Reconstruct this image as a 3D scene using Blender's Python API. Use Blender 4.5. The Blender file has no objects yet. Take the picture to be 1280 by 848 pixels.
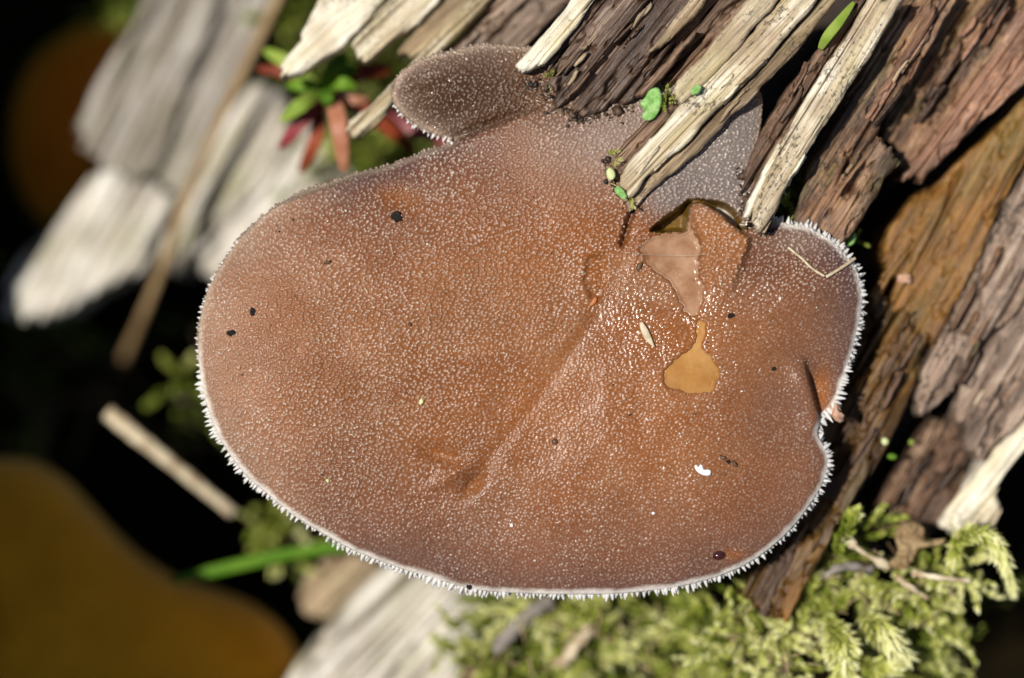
import bpy, bmesh, math, random
import numpy as np
from mathutils import Vector, Quaternion

# ------------------------------------------------------------------ camera, sky, sun, exposure
# 1 Blender unit = 1 cm (a macro photograph about 10 cm wide)
scene = bpy.context.scene
scene.unit_settings.scale_length = 0.01
H = 28.0                    # camera height above the sharp plane, cm
K = 10.0 / 1280.0           # cm per photograph pixel at z = 0
SUN = Vector((-0.37, 0.05, 0.93)).normalized()

cam_d = bpy.data.cameras.new("camera")
cam = bpy.data.objects.new("camera", cam_d)
scene.collection.objects.link(cam)
cam.location = (0, 0, H)
cam.rotation_euler = (0, 0, 0)
cam_d.sensor_fit = 'HORIZONTAL'
cam_d.lens = 1000.0
cam_d.sensor_width = 1000.0 * 10.0 / H
cam_d.clip_start = 1.0
cam_d.clip_end = 20000.0
cam_d.dof.use_dof = True
cam_d.dof.focus_distance = H - 0.30
cam_d.dof.aperture_fstop = 1.0 / 1.35      # a 13.5 mm wide aperture
scene.camera = cam

world = bpy.data.worlds.new("World")
scene.world = world
world.use_nodes = True
wn = world.node_tree
for n in list(wn.nodes): wn.nodes.remove(n)
sky = wn.nodes.new('ShaderNodeTexSky'); sky.sky_type = 'NISHITA'; sky.sun_disc = False
sky.sun_elevation = math.asin(SUN.z)
sky.sun_rotation = math.atan2(SUN.x, SUN.y)
bg = wn.nodes.new('ShaderNodeBackground'); bg.inputs[1].default_value = 0.06
wo = wn.nodes.new('ShaderNodeOutputWorld')
wn.links.new(sky.outputs[0], bg.inputs[0]); wn.links.new(bg.outputs[0], wo.inputs[0])

sun_d = bpy.data.lights.new("sun", 'SUN')
sun_d.energy = 5.0; sun_d.angle = math.radians(0.53); sun_d.color = (1.0, 0.955, 0.88)
sun = bpy.data.objects.new("sun", sun_d)
sun.rotation_euler = SUN.to_track_quat('Z', 'Y').to_euler()
sun.location = SUN * 60
scene.collection.objects.link(sun)

scene.view_settings.view_transform = 'Standard'
scene.view_settings.look = 'None'
scene.view_settings.exposure = 0.0
scene.view_settings.gamma = 1.0
scene.cycles.max_bounces = 6
scene.cycles.use_denoising = True

# ------------------------------------------------------------------ helpers
COL = scene.collection
rng = np.random.default_rng(7)
random.seed(7)

def W(px, py, z=0.0):
    """photograph pixel at height z -> world point (cm)"""
    s = (H - z) / H
    return np.array([(px - 640) * K * s, (424 - py) * K * s, z])

def Wv(P, z=0.0):
    P = np.asarray(P, float); s = (H - z) / H
    return np.stack([(P[:, 0] - 640) * K * s, (424 - P[:, 1]) * K * s], 1)

def hash2(ix, iy, seed):
    h = (ix.astype(np.int64) * 374761393 + iy.astype(np.int64) * 668265263 + seed * 1442695041) & 0xFFFFFFFF
    h = ((h ^ (h >> 13)) * 1274126177) & 0xFFFFFFFF
    h = ((h ^ (h >> 16)) * 2246822519) & 0xFFFFFFFF
    h = h ^ (h >> 15)
    return (h & 0xFFFFFF) / float(0x1000000)

def vnoise(x, y, seed=0):
    x = np.asarray(x, float); y = np.asarray(y, float)
    ix = np.floor(x); iy = np.floor(y)
    fx = x - ix; fy = y - iy
    fx = fx * fx * (3 - 2 * fx); fy = fy * fy * (3 - 2 * fy)
    a = hash2(ix, iy, seed); b = hash2(ix + 1, iy, seed)
    c = hash2(ix, iy + 1, seed); d = hash2(ix + 1, iy + 1, seed)
    return (a * (1 - fx) + b * fx) * (1 - fy) + (c * (1 - fx) + d * fx) * fy

def fbm(x, y, seed=0, o=4):
    s = 0; a = 0.5; t = 0
    for i in range(o):
        s = s + a * vnoise(x * 2 ** i, y * 2 ** i, seed + i * 17); t += a; a *= 0.5
    return s / t

def sstep(a, b, x):
    t = np.clip((x - a) / (b - a), 0, 1)
    return t * t * (3 - 2 * t)

def smooth_poly(P, n=6):
    P = np.asarray(P, float); out = []
    m = len(P)
    for i in range(m):
        p0, p1, p2, p3 = P[i - 1], P[i], P[(i + 1) % m], P[(i + 2) % m]
        for k in range(n):
            t = k / n
            out.append(0.5 * ((2 * p1) + (-p0 + p2) * t + (2 * p0 - 5 * p1 + 4 * p2 - p3) * t * t
                              + (-p0 + 3 * p1 - 3 * p2 + p3) * t ** 3))
    return np.array(out)

def resample(P, step):
    P = np.asarray(P, float); out = []
    for i in range(len(P)):
        a, b = P[i], P[(i + 1) % len(P)]
        n = max(1, int(np.linalg.norm(b - a) / step))
        for k in range(n): out.append(a + (b - a) * k / n)
    return np.array(out)

def sdf(X, Y, poly):
    """distance to outline, inside flag, nearest point"""
    d2 = np.full(X.shape, 1e18); nx = np.zeros_like(X); ny = np.zeros_like(X)
    ins = np.zeros(X.shape, bool)
    m = len(poly)
    for i in range(m):
        ax, ay = poly[i]; bx, by = poly[(i + 1) % m]
        ex, ey = bx - ax, by - ay
        L = ex * ex + ey * ey
        if L < 1e-18: continue
        t = np.clip(((X - ax) * ex + (Y - ay) * ey) / L, 0, 1)
        qx = ax + t * ex; qy = ay + t * ey
        dd = (X - qx) ** 2 + (Y - qy) ** 2
        b = dd < d2
        d2 = np.where(b, dd, d2); nx = np.where(b, qx, nx); ny = np.where(b, qy, ny)
        if ay != by:
            c = ((ay > Y) != (by > Y)) & (X < ex * (Y - ay) / ey + ax)
            ins ^= c
    return np.sqrt(d2), ins, nx, ny

def make_mesh(name, V, F, mat, parent=None, attrs=None, smooth=True):
    """V (n,3); F (m,3|4) array or list of arrays; attrs {name: (type, data)}"""
    me = bpy.data.meshes.new(name)
    Fs = F if isinstance(F, list) else [F]
    Fs = [np.asarray(f, np.int32) for f in Fs if len(f)]
    V = np.asarray(V, np.float32)
    me.vertices.add(len(V)); me.vertices.foreach_set('co', V.ravel())
    loops = np.concatenate([f.ravel() for f in Fs])
    sizes = np.concatenate([np.full(len(f), f.shape[1], np.int32) for f in Fs])
    starts = np.concatenate([[0], np.cumsum(sizes)[:-1]]).astype(np.int32)
    me.loops.add(len(loops)); me.loops.foreach_set('vertex_index', loops)
    me.polygons.add(len(sizes)); me.polygons.foreach_set('loop_start', starts)
    me.update(calc_edges=True)
    if smooth: me.polygons.foreach_set('use_smooth', np.ones(len(sizes), bool))
    for k, (tp, data) in (attrs or {}).items():
        at = me.attributes.new(k, tp, 'POINT')
        if tp == 'FLOAT': at.data.foreach_set('value', np.asarray(data, np.float32).ravel())
        elif tp == 'FLOAT_VECTOR': at.data.foreach_set('vector', np.asarray(data, np.float32).ravel())
        elif tp == 'FLOAT_COLOR': at.data.foreach_set('color', np.asarray(data, np.float32).ravel())
    me.materials.append(mat)
    me.validate()
    o = bpy.data.objects.new(name, me)
    COL.objects.link(o)
    if parent is not None: o.parent = parent
    return o

def thing(name, label, cat, group=None, at=(0, 0, 0)):
    o = bpy.data.objects.new(name, None); COL.objects.link(o)
    o.empty_display_size = 0.2
    o['label'] = label; o['category'] = cat
    if group: o['group'] = group
    return o

def tag(o, label=None, cat=None, group=None, kind=None):
    if label: o['label'] = label
    if cat: o['category'] = cat
    if group: o['group'] = group
    if kind: o['kind'] = kind
    return o

def field(name, poly, su, sv, ang, zf, skirt, mat, parent=None, attrf=None, snap=True):
    """A solid whose upper face is a height field inside outline `poly` (world cm), on a grid turned by `ang`,
    with skirt = [(inset, drop), ...] rings below the outline and a closed underside fan."""
    ca, sa = math.cos(ang), math.sin(ang)
    U = poly[:, 0] * ca + poly[:, 1] * sa; Vv = -poly[:, 0] * sa + poly[:, 1] * ca
    gu = np.arange(U.min() - su, U.max() + 2 * su, su); gv = np.arange(Vv.min() - sv, Vv.max() + 2 * sv, sv)
    GU, GV = np.meshgrid(gu, gv, indexing='ij')
    X = (GU * ca - GV * sa).ravel(); Y = (GU * sa + GV * ca).ravel()
    d, ins, nx, ny = sdf(X, Y, poly)
    n1 = len(gv)
    idx = np.arange(len(X)).reshape(GU.shape)
    q = np.stack([idx[:-1, :-1], idx[1:, :-1], idx[1:, 1:], idx[:-1, 1:]], -1).reshape(-1, 4)
    q = q[ins[q].all(1)]
    used = np.unique(q)
    mp = -np.ones(len(X), np.int64); mp[used] = np.arange(len(used))
    q = mp[q]
    x, y, d, nx, ny = X[used], Y[used], d[used], nx[used], ny[used]
    e = np.concatenate([q[:, [0, 1]], q[:, [1, 2]], q[:, [2, 3]], q[:, [3, 0]]])
    key = np.sort(e, 1); code = key[:, 0] * (len(used) + 1) + key[:, 1]
    u_, inv, cnt = np.unique(code, return_inverse=True, return_counts=True)
    be = e[cnt[inv] == 1]
    bv = np.unique(be)
    inx = np.zeros(len(x)); iny = np.zeros(len(x))
    dd = np.maximum(d[bv], 1e-6)
    inx[bv] = (x[bv] - nx[bv]) / dd; iny[bv] = (y[bv] - ny[bv]) / dd
    if snap:
        x = x.copy(); y = y.copy(); d = d.copy()
        x[bv] = nx[bv]; y[bv] = ny[bv]; d[bv] = 0
    u = x * ca + y * sa; v = -x * sa + y * ca
    z = zf(x, y, u, v, d)
    Vt = [np.stack([x, y, z], 1)]
    F = [q]
    bm_ = -np.ones(len(x), np.int64); bm_[bv] = np.arange(len(bv))
    prev = bv; n0 = len(x)
    lo = bm_[be]
    for (ins_, drop) in skirt:
        ring = np.stack([x[bv] + inx[bv] * ins_, y[bv] + iny[bv] * ins_, z[bv] - drop], 1)
        cur = n0 + np.arange(len(bv)); n0 += len(bv)
        Vt.append(ring)
        F.append(np.stack([prev[lo[:, 1]], prev[lo[:, 0]], cur[lo[:, 0]], cur[lo[:, 1]]], 1))
        prev = cur
    Vall = np.concatenate(Vt)
    attrs = {}
    rep = len(skirt)
    if attrf:
        for k, (tp, dat) in attrf(x, y, u, v, d, z).items():
            dat = np.asarray(dat)
            attrs[k] = (tp, np.concatenate([dat] + [dat[bv]] * rep))
    return make_mesh(name, Vall, np.concatenate(F), mat, parent, attrs)

def tube(path, rad, n=8, flat=None, cap=True):
    """closed tube along path; rad scalar/list; flat=(normal, ratio) flattens along a direction"""
    P = [Vector(p) for p in path]; m = len(P)
    R = [rad] * m if np.isscalar(rad) else list(rad)
    V = []; F4 = []; F3 = []
    ref = Vector((0, 0, 1)) if flat is None else Vector(flat[0]).normalized()
    for i in range(m):
        t = (P[min(i + 1, m - 1)] - P[max(i - 1, 0)]).normalized()
        s = t.cross(ref)
        if s.length < 1e-5: s = t.cross(Vector((0, 1, 0.01)))
        s.normalize(); nn = s.cross(t).normalized()
        fr = 1.0 if flat is None else flat[1]
        for k in range(n):
            a = 2 * math.pi * k / n
            V.append(P[i] + s * (R[i] * math.cos(a)) + nn * (R[i] * fr * math.sin(a)))
    for i in range(m - 1):
        for k in range(n):
            F4.append((i * n + k, i * n + (k + 1) % n, (i + 1) * n + (k + 1) % n, (i + 1) * n + k))
    c0 = len(V); V.append(P[0]); V.append(P[-1])
    for k in range(n):
        F3.append((c0, (k + 1) % n, k)); F3.append((c0 + 1, (m - 1) * n + k, (m - 1) * n + (k + 1) % n))
    return np.array([tuple(v) for v in V]), [np.array(F4), np.array(F3)]

def bez(pts, n=14):
    P = np.array([np.asarray(p, float) for p in pts]); out = []
    m = len(P)
    for i in range(m - 1):
        p0 = P[max(i - 1, 0)]; p1 = P[i]; p2 = P[i + 1]; p3 = P[min(i + 2, m - 1)]
        for k in range(n):
            t = k / n
            out.append(0.5 * ((2 * p1) + (-p0 + p2) * t + (2 * p0 - 5 * p1 + 4 * p2 - p3) * t * t + (-p0 + 3 * p1 - 3 * p2 + p3) * t ** 3))
    out.append(P[-1])
    return np.array(out)

# ------------------------------------------------------------------ materials
def new_mat(name):
    m = bpy.data.materials.new(name); m.use_nodes = True
    nt = m.node_tree
    b = nt.nodes['Principled BSDF']
    return m, nt, b

def nd(nt, tp, **kw):
    n = nt.nodes.new(tp)
    for k, v in kw.items():
        if k.startswith('i_'):
            key = k[2:]
            n.inputs[int(key) if key.isdigit() else key.replace('_', ' ')].default_value = v
        else: setattr(n, k, v)
    return n

def ramp(nt, stops, fac=None):
    r = nt.nodes.new('ShaderNodeValToRGB')
    el = r.color_ramp.elements
    while len(el) < len(stops): el.new(0.5)
    for e, (p, c) in zip(el, stops):
        e.position = p; e.color = (*c, 1) if len(c) == 3 else c
    if fac is not None: nt.links.new(fac, r.inputs[0])
    return r

def mix(nt, fac, a, b, mode='MIX'):
    n = nt.nodes.new('ShaderNodeMix'); n.data_type = 'RGBA'; n.blend_type = mode
    for sock, v in ((0, fac), (6, a), (7, b)):
        if isinstance(v, (int, float)): n.inputs[sock].default_value = v
        elif isinstance(v, tuple): n.inputs[sock].default_value = (*v, 1)
        else: nt.links.new(v, n.inputs[sock])
    return n.outputs[2]

def noise(nt, vec, scale, detail=4, rough=0.6, w=None):
    n = nt.nodes.new('ShaderNodeTexNoise')
    n.inputs['Scale'].default_value = scale; n.inputs['Detail'].default_value = detail; n.inputs['Roughness'].default_value = rough
    if vec is not None: nt.links.new(vec, n.inputs['Vector'])
    return n.outputs[0]

def mapping(nt, vec, sc, loc=(0, 0, 0)):
    n = nt.nodes.new('ShaderNodeMapping'); n.inputs['Scale'].default_value = sc; n.inputs['Location'].default_value = loc
    nt.links.new(vec, n.inputs['Vector'])
    return n.outputs[0]

def math_n(nt, op, a, b=None, clamp=False):
    n = nt.nodes.new('ShaderNodeMath'); n.operation = op; n.use_clamp = clamp
    for i, v in enumerate((a, b)):
        if v is None: continue
        if isinstance(v, (int, float)): n.inputs[i].default_value = v
        else: nt.links.new(v, n.inputs[i])
    return n.outputs[0]

def wood_mat(name, dark, mid, light, speck=0.3, algae=0.0, stain=None, stain_amt=0.0, rough=0.75, fib=1.0, bias=0.5, algae_col=(0.13, 0.14, 0.02), bump=0.7, lines=0.8, rot=0.0):
    m, nt, b = new_mat(name)
    at = nd(nt, 'ShaderNodeAttribute', attribute_name='grain').outputs['Vector']
    n1 = noise(nt, mapping(nt, at, (0.45, 5.0, 2.0)), 1.6, 6, 0.62)
    n2 = noise(nt, mapping(nt, at, (0.8, 30.0, 8.0)), 1.4, 5, 0.65)
    n3 = noise(nt, mapping(nt, at, (1.6, 80.0, 20.0)), 1.4, 3, 0.6)
    f = math_n(nt, 'ADD', math_n(nt, 'ADD', math_n(nt, 'MULTIPLY', n1, 0.5), math_n(nt, 'MULTIPLY', n2, 0.32)), math_n(nt, 'MULTIPLY', n3, 0.18))
    c = ramp(nt, [(bias - 0.13, dark), (bias, mid), (bias + 0.12, light)], f).outputs[0]
    # thin dark lines between fibres
    ln = noise(nt, mapping(nt, at, (0.35, 14.0, 3.0), (4.4, 1.2, 0)), 1.5, 3, 0.5)
    lm = ramp(nt, [(0.455, (0, 0, 0)), (0.48, (1, 1, 1)), (0.50, (0, 0, 0))], ln).outputs[0]
    c = mix(nt, math_n(nt, 'MULTIPLY', lm, lines), c, dark, 'MIX')
    bl = noise(nt, at, 1.7, 5, 0.6)
    if stain:
        c = mix(nt, math_n(nt, 'MULTIPLY', ramp(nt, [(0.46, (0, 0, 0)), (0.6, (1, 1, 1))], bl).outputs[0], stain_amt), c, stain)
    if rot:
        ro = noise(nt, mapping(nt, at, (0.55, 2.2, 1.5), (5.5, 2.7, 0)), 1.5, 6, 0.68)
        c = mix(nt, math_n(nt, 'MULTIPLY', ramp(nt, [(0.47, (0, 0, 0)), (0.58, (1, 1, 1))], ro).outputs[0], rot), c, (0.022, 0.012, 0.007))
    if algae:
        al = noise(nt, mapping(nt, at, (0.6, 1.6, 1), (3.1, 7.7, 0)), 1.6, 5, 0.65)
        c = mix(nt, math_n(nt, 'MULTIPLY', ramp(nt, [(0.5, (0, 0, 0)), (0.68, (1, 1, 1))], al).outputs[0], algae), c, algae_col)
    if speck:
        sp = noise(nt, mapping(nt, at, (0.8, 1.2, 1)), 24.0, 4, 0.7)
        dens = noise(nt, mapping(nt, at, (1, 1, 1), (9, 2, 0)), 1.3, 2, 0.5)
        thr = math_n(nt, 'ADD', math_n(nt, 'MULTIPLY', sp, 0.7), math_n(nt, 'MULTIPLY', dens, 0.45))
        c = mix(nt, math_n(nt, 'MULTIPLY', ramp(nt, [(0.635, (0, 0, 0)), (0.69, (1, 1, 1))], thr).outputs[0], speck), c, (0.03, 0.022, 0.018))
    nt.links.new(c, b.inputs['Base Color'])
    rr = nd(nt, 'ShaderNodeMapRange'); nt.links.new(n2, rr.inputs[0])
    rr.inputs[3].default_value = rough - 0.2; rr.inputs[4].default_value = min(1, rough + 0.2)
    nt.links.new(rr.outputs[0], b.inputs['Roughness'])
    bp = nd(nt, 'ShaderNodeBump'); bp.inputs['Strength'].default_value = bump; bp.inputs['Distance'].default_value = 0.03
    gr = noise(nt, mapping(nt, at, (5, 30, 10)), 1.5, 4, 0.7)
    nt.links.new(math_n(nt, 'ADD', n2, math_n(nt, 'MULTIPLY', gr, 0.6)), bp.inputs['Height'])
    nt.links.new(bp.outputs[0], b.inputs['Normal'])
    return m

def simple_mat(name, c1, c2, scale=6.0, rough=0.5, trans=0.0, spec=0.5, bump=0.0, coat=0.0):
    m, nt, b = new_mat(name)
    co = nd(nt, 'ShaderNodeTexCoord').outputs['Object']
    n = noise(nt, co, scale, 5, 0.6)
    c = ramp(nt, [(0.35, c1), (0.65, c2)], n).outputs[0]
    nt.links.new(c, b.inputs['Base Color'])
    b.inputs['Roughness'].default_value = rough
    b.inputs['Specular IOR Level'].default_value = spec
    b.inputs['Coat Weight'].default_value = coat
    if bump:
        bp = nd(nt, 'ShaderNodeBump'); bp.inputs['Strength'].default_value = bump; bp.inputs['Distance'].default_value = 0.03
        nt.links.new(noise(nt, co, scale * 4, 4, 0.7), bp.inputs['Height']); nt.links.new(bp.outputs[0], b.inputs['Normal'])
    if trans:
        t = nd(nt, 'ShaderNodeBsdfTranslucent'); nt.links.new(c, t.inputs[0])
        ms = nd(nt, 'ShaderNodeMixShader'); ms.inputs[0].default_value = trans
        nt.links.new(b.outputs[0], ms.inputs[1]); nt.links.new(t.outputs[0], ms.inputs[2])
        nt.links.new(ms.outputs[0], nt.nodes['Material Output'].inputs[0])
    return m

def jelly_mat(name, rough=0.27, sss=0.14, glint=1.2):
    """brown gelatinous skin: pigment from the mesh, paler papilla tips, wet gloss"""
    m, nt, b = new_mat(name)
    pig = nd(nt, 'ShaderNodeAttribute', attribute_name='pigment').outputs['Color']
    pap = nd(nt, 'ShaderNodeAttribute', attribute_name='papilla').outputs['Fac']
    wet = nd(nt, 'ShaderNodeAttribute', attribute_name='wet').outputs['Fac']
    co = nd(nt, 'ShaderNodeTexCoord').outputs['Object']
    n = noise(nt, co, 0.9, 6, 0.62)
    c = mix(nt, 0.55, pig, ramp(nt, [(0.3, (0.62, 0.6, 0.6)), (0.7, (1.25, 1.22, 1.18))], n).outputs[0], 'MULTIPLY')
    fine = noise(nt, co, 34, 3, 0.6)
    c = mix(nt, 0.35, c, ramp(nt, [(0.3, (0.55, 0.55, 0.55)), (0.7, (1.4, 1.4, 1.4))], fine).outputs[0], 'MULTIPLY')
    tip = math_n(nt, 'MULTIPLY', math_n(nt, 'POWER', pap, 1.7), 0.95)
    c = mix(nt, tip, c, (0.62, 0.525, 0.43))
    nt.links.new(c, b.inputs['Base Color'])
    rn = noise(nt, co, 22, 2, 0.5)
    r0 = math_n(nt, 'ADD', math_n(nt, 'MULTIPLY', rn, 0.34), rough - 0.14)
    r1 = math_n(nt, 'SUBTRACT', r0, math_n(nt, 'MULTIPLY', wet, 0.2), True)
    nt.links.new(math_n(nt, 'MAXIMUM', r1, 0.08), b.inputs['Roughness'])
    b.inputs['IOR'].default_value = 1.4
    nt.links.new(math_n(nt, 'ADD', math_n(nt, 'ADD', math_n(nt, 'MULTIPLY', pap, 0.65 * glint), 0.15 * glint), math_n(nt, 'MULTIPLY', wet, 0.35 * glint)), b.inputs['Specular IOR Level'])
    b.inputs['Subsurface Weight'].default_value = sss
    b.inputs['Subsurface Radius'].default_value = (0.10, 0.045, 0.022)
    b.inputs['Subsurface Scale'].default_value = 1.0
    bp = nd(nt, 'ShaderNodeBump'); bp.inputs['Strength'].default_value = 0.12; bp.inputs['Distance'].default_value = 0.02
    nt.links.new(noise(nt, co, 60, 3, 0.6), bp.inputs['Height']); nt.links.new(bp.outputs[0], b.inputs['Normal'])
    return m

def moss_mat(name):
    m, nt, b = new_mat(name)
    t = nd(nt, 'ShaderNodeAttribute', attribute_name='tint').outputs['Fac']
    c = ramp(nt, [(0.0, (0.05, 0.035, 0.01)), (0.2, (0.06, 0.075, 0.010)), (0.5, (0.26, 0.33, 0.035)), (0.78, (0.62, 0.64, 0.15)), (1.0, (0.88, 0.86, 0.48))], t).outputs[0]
    nt.links.new(c, b.inputs['Base Color']); b.inputs['Roughness'].default_value = 0.42
    tr = nd(nt, 'ShaderNodeBsdfTranslucent'); nt.links.new(c, tr.inputs[0])
    ms = nd(nt, 'ShaderNodeMixShader'); ms.inputs[0].default_value = 0.35
    nt.links.new(b.outputs[0], ms.inputs[1]); nt.links.new(tr.outputs[0], ms.inputs[2])
    nt.links.new(ms.outputs[0], nt.nodes['Material Output'].inputs[0])
    return m

M = {}
M['cream'] = wood_mat('cream_wood', (0.27, 0.19, 0.09), (0.58, 0.48, 0.32), (0.84, 0.78, 0.64), speck=0.8, algae=0.3, algae_col=(0.42, 0.36, 0.10), stain=(0.34, 0.24, 0.15), stain_amt=0.7)
M['pale'] = wood_mat('bleached_wood', (0.42, 0.33, 0.20), (0.78, 0.70, 0.52), (0.90, 0.86, 0.74), speck=0.5, algae=0.25, algae_col=(0.5, 0.44, 0.16), bias=0.47, stain=(0.50, 0.38, 0.24), stain_amt=0.55)
M['tan'] = wood_mat('tan_wood', (0.16, 0.10, 0.05), (0.40, 0.29, 0.17), (0.62, 0.50, 0.34), speck=0.6, algae=0.2, rot=0.35)
M['dark'] = wood_mat('dark_wet_wood', (0.03, 0.016, 0.010), (0.105, 0.06, 0.038), (0.36, 0.26, 0.19), speck=0.5, rough=0.45, bias=0.51, rot=0.40)
M['brown'] = wood_mat('brown_wood', (0.06, 0.03, 0.018), (0.19, 0.105, 0.06), (0.38, 0.26, 0.17), speck=0.5, rough=0.6, rot=0.60)
M['rose'] = wood_mat('rosy_rotten_wood', (0.09, 0.038, 0.016), (0.31, 0.165, 0.085), (0.54, 0.37, 0.23), speck=1.0, stain=(0.11, 0.075, 0.06), stain_amt=0.7, algae=0.35, rough=0.6, rot=0.70)
M['peel'] = wood_mat('reddish_peeling_wood', (0.17, 0.068, 0.034), (0.40, 0.21, 0.125), (0.60, 0.39, 0.28), speck=0.3, rough=0.6, stain=(0.12, 0.06, 0.03), stain_amt=0.5, rot=0.45)
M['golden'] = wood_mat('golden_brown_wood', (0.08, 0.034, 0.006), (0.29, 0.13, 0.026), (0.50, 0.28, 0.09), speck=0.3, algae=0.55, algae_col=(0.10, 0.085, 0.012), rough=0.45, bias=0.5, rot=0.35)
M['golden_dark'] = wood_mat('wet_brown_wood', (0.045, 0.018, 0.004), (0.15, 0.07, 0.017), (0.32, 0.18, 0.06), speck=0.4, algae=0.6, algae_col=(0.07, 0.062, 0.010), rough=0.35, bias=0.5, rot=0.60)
M['pinkgrey'] = wood_mat('pinkish_grey_wood', (0.14, 0.09, 0.065), (0.38, 0.265, 0.19), (0.58, 0.46, 0.36), speck=1.0, rough=0.7, rot=0.55)
M['weathered'] = wood_mat('weathered_grey_wood', (0.12, 0.095, 0.06), (0.32, 0.28, 0.23), (0.60, 0.57, 0.53), speck=0.2, algae=0.4, algae_col=(0.16, 0.16, 0.05), bias=0.5)
M['white'] = wood_mat('sun_bleached_wood', (0.24, 0.19, 0.12), (0.60, 0.55, 0.46), (0.84, 0.81, 0.75), speck=0.3, algae=0.6, algae_col=(0.24, 0.24, 0.07), bias=0.48, stain=(0.36, 0.31, 0.25), stain_amt=0.5)
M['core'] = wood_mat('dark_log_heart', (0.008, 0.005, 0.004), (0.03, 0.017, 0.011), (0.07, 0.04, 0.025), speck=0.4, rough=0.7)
M['jelly'] = jelly_mat('brown_jelly_skin')
M['jelly_soft'] = jelly_mat('amber_jelly_skin', rough=0.5, sss=0.1, glint=0.4)
M['teeth'] = simple_mat('white_jelly_teeth', (0.84, 0.81, 0.77), (0.93, 0.91, 0.88), 8, 0.4, trans=0.3)
M['nub'] = simple_mat('frosted_margin_nubs', (0.24, 0.16, 0.11), (0.42, 0.32, 0.25), 8, 0.25, trans=0.25)
M['moss'] = moss_mat('moss_leaves')
M['soil'] = simple_mat('dark_forest_soil', (0.003, 0.0025, 0.001), (0.012, 0.008, 0.003), 2.2, 1.0, bump=0.6, spec=0.05)

# ------------------------------------------------------------------ ground: forest floor with the hollow under the log and the bank added out of view to shade it
def ground():
    n = 260
    t = np.linspace(-1, 1, n)
    g = np.sinh(t * 5.2) / math.sinh(5.2) * 3000
    g = g * (0.35 + 0.65 * np.abs(t)) + t * 12
    X, Y = np.meshgrid(g, g, indexing='ij'); X = X.ravel(); Y = Y.ravel()
    r = np.hypot(X - 1, Y)
    z = -9.6 + 0.9 * (fbm(X * 0.35, Y * 0.35, 3) - 0.5) + 0.4 * (fbm(X * 1.4, Y * 1.4, 5) - 0.5)
    top = 0.6 + 0.9 * sstep(0.8, 1.6, Y) + 5.4 * sstep(0.15, -0.5, Y) + 2.9 * sstep(-1.5, -2.2, Y)     # the bank added out of view, its heights shaped to shade the hollow
    shade_bank = sstep(-6.2, -7.4, X)
    z = z * (1 - shade_bank) + (top + 0.8 * (fbm(X * 0.8, Y * 0.8, 9) - 0.5)) * shade_bank
    far = sstep(18, 60, r)
    z = z * (1 - far) + far * (-4 + 8 * (fbm(X * 0.01, Y * 0.01, 4) - 0.5))
    idx = np.arange(n * n).reshape(n, n)
    q = np.stack([idx[:-1, :-1], idx[1:, :-1], idx[1:, 1:], idx[:-1, 1:]], -1).reshape(-1, 4)
    o = make_mesh('ground', np.stack([X, Y, z], 1), q, M['soil'])
    o['kind'] = 'structure'
ground()

# ------------------------------------------------------------------ wood pieces
def wood(name, poly, ang, z, mat, parent, thick=0.5, amp=0.03, jag=0.09, tilt=(0, 0), edge=0.04, edge_r=0.035, seed=0, fine=1.0, cup=0.0, su=2.6, sv=1.0, jf=13.0, crack=1.0, lump=0.018, pit=0.0):
    a = math.radians(ang); ca, sa = math.cos(a), math.sin(a)
    P = resample(Wv(poly, z), 0.011)
    nxt = np.roll(P, -1, 0); prv = np.roll(P, 1, 0); tg = nxt - prv; tg /= np.maximum(np.linalg.norm(tg, axis=1, keepdims=True), 1e-9)
    across = np.abs(-tg[:, 0] * sa + tg[:, 1] * ca)           # 1 where the outline crosses the grain (a broken end)
    v = -P[:, 0] * sa + P[:, 1] * ca; u = P[:, 0] * ca + P[:, 1] * sa
    j = ((fbm(v * jf, u * 0.3, seed + 50, 4) - 0.5) * 2.2 + (vnoise(v * 46, u * 0.5, seed + 52) - 0.5) * 0.9) * jag * (0.10 + 0.90 * across)
    w = (fbm(u * 1.0, v * 1.0, seed + 77, 3) - 0.5) * 0.10 + (fbm(u * 7, v * 3, seed + 79, 3) - 0.5) * 0.035
    P = P + np.stack([ca * j - sa * w, sa * j + ca * w], 1)
    c = P.mean(0)
    def zf(x, y, u, v, d):
        r = (fbm(u * 0.4, v * 9.0 * fine, seed, 4) - 0.5) * 1.6 * amp
        r += (fbm(u * 0.9, v * 34.0 * fine, seed + 5, 3) - 0.5) * 1.5 * amp
        n = vnoise(u * 0.3 + 0.2 * v, v * 7.0 * fine, seed + 9)
        r -= crack * amp * 2.8 * np.exp(-((n - 0.5) / 0.035) ** 2)
        if lump: r += lump * (fbm(u * 2.2, v * 3.2, seed + 21, 4) - 0.5) * 2 + lump * 0.5 * (fbm(u * 7, v * 10, seed + 23, 3) - 0.5)
        if pit: r -= pit * sstep(0.60, 0.70, fbm(u * 1.6, v * 5.0, seed + 31, 4)) + 0.5 * pit * sstep(0.62, 0.7, fbm(u * 5, v * 12, seed + 33, 3))
        e = np.clip(1 - d / edge_r, 0, 1)
        r -= edge * e * e
        return z + r + tilt[0] * (x - c[0]) + tilt[1] * (y - c[1]) - cup * np.exp(-d / 0.12)
    off = np.array([seed * 3.17 % 11, seed * 7.31 % 13, seed * 1.7 % 5])
    def af(x, y, u, v, d, zz):
        return {'grain': ('FLOAT_VECTOR', np.stack([u, v, zz], 1) + off)}
    def ring():
        return [(0.012, thick * 0.12), (0.0, thick * 0.5), (0.05, thick)]
    return field(name, P, su * K, sv * K, a, zf, ring(), M[mat], parent, af)

log = thing('rotten_log', 'splintered rotting log with cream, brown and golden wood strips behind the jelly fungus', 'log')
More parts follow.
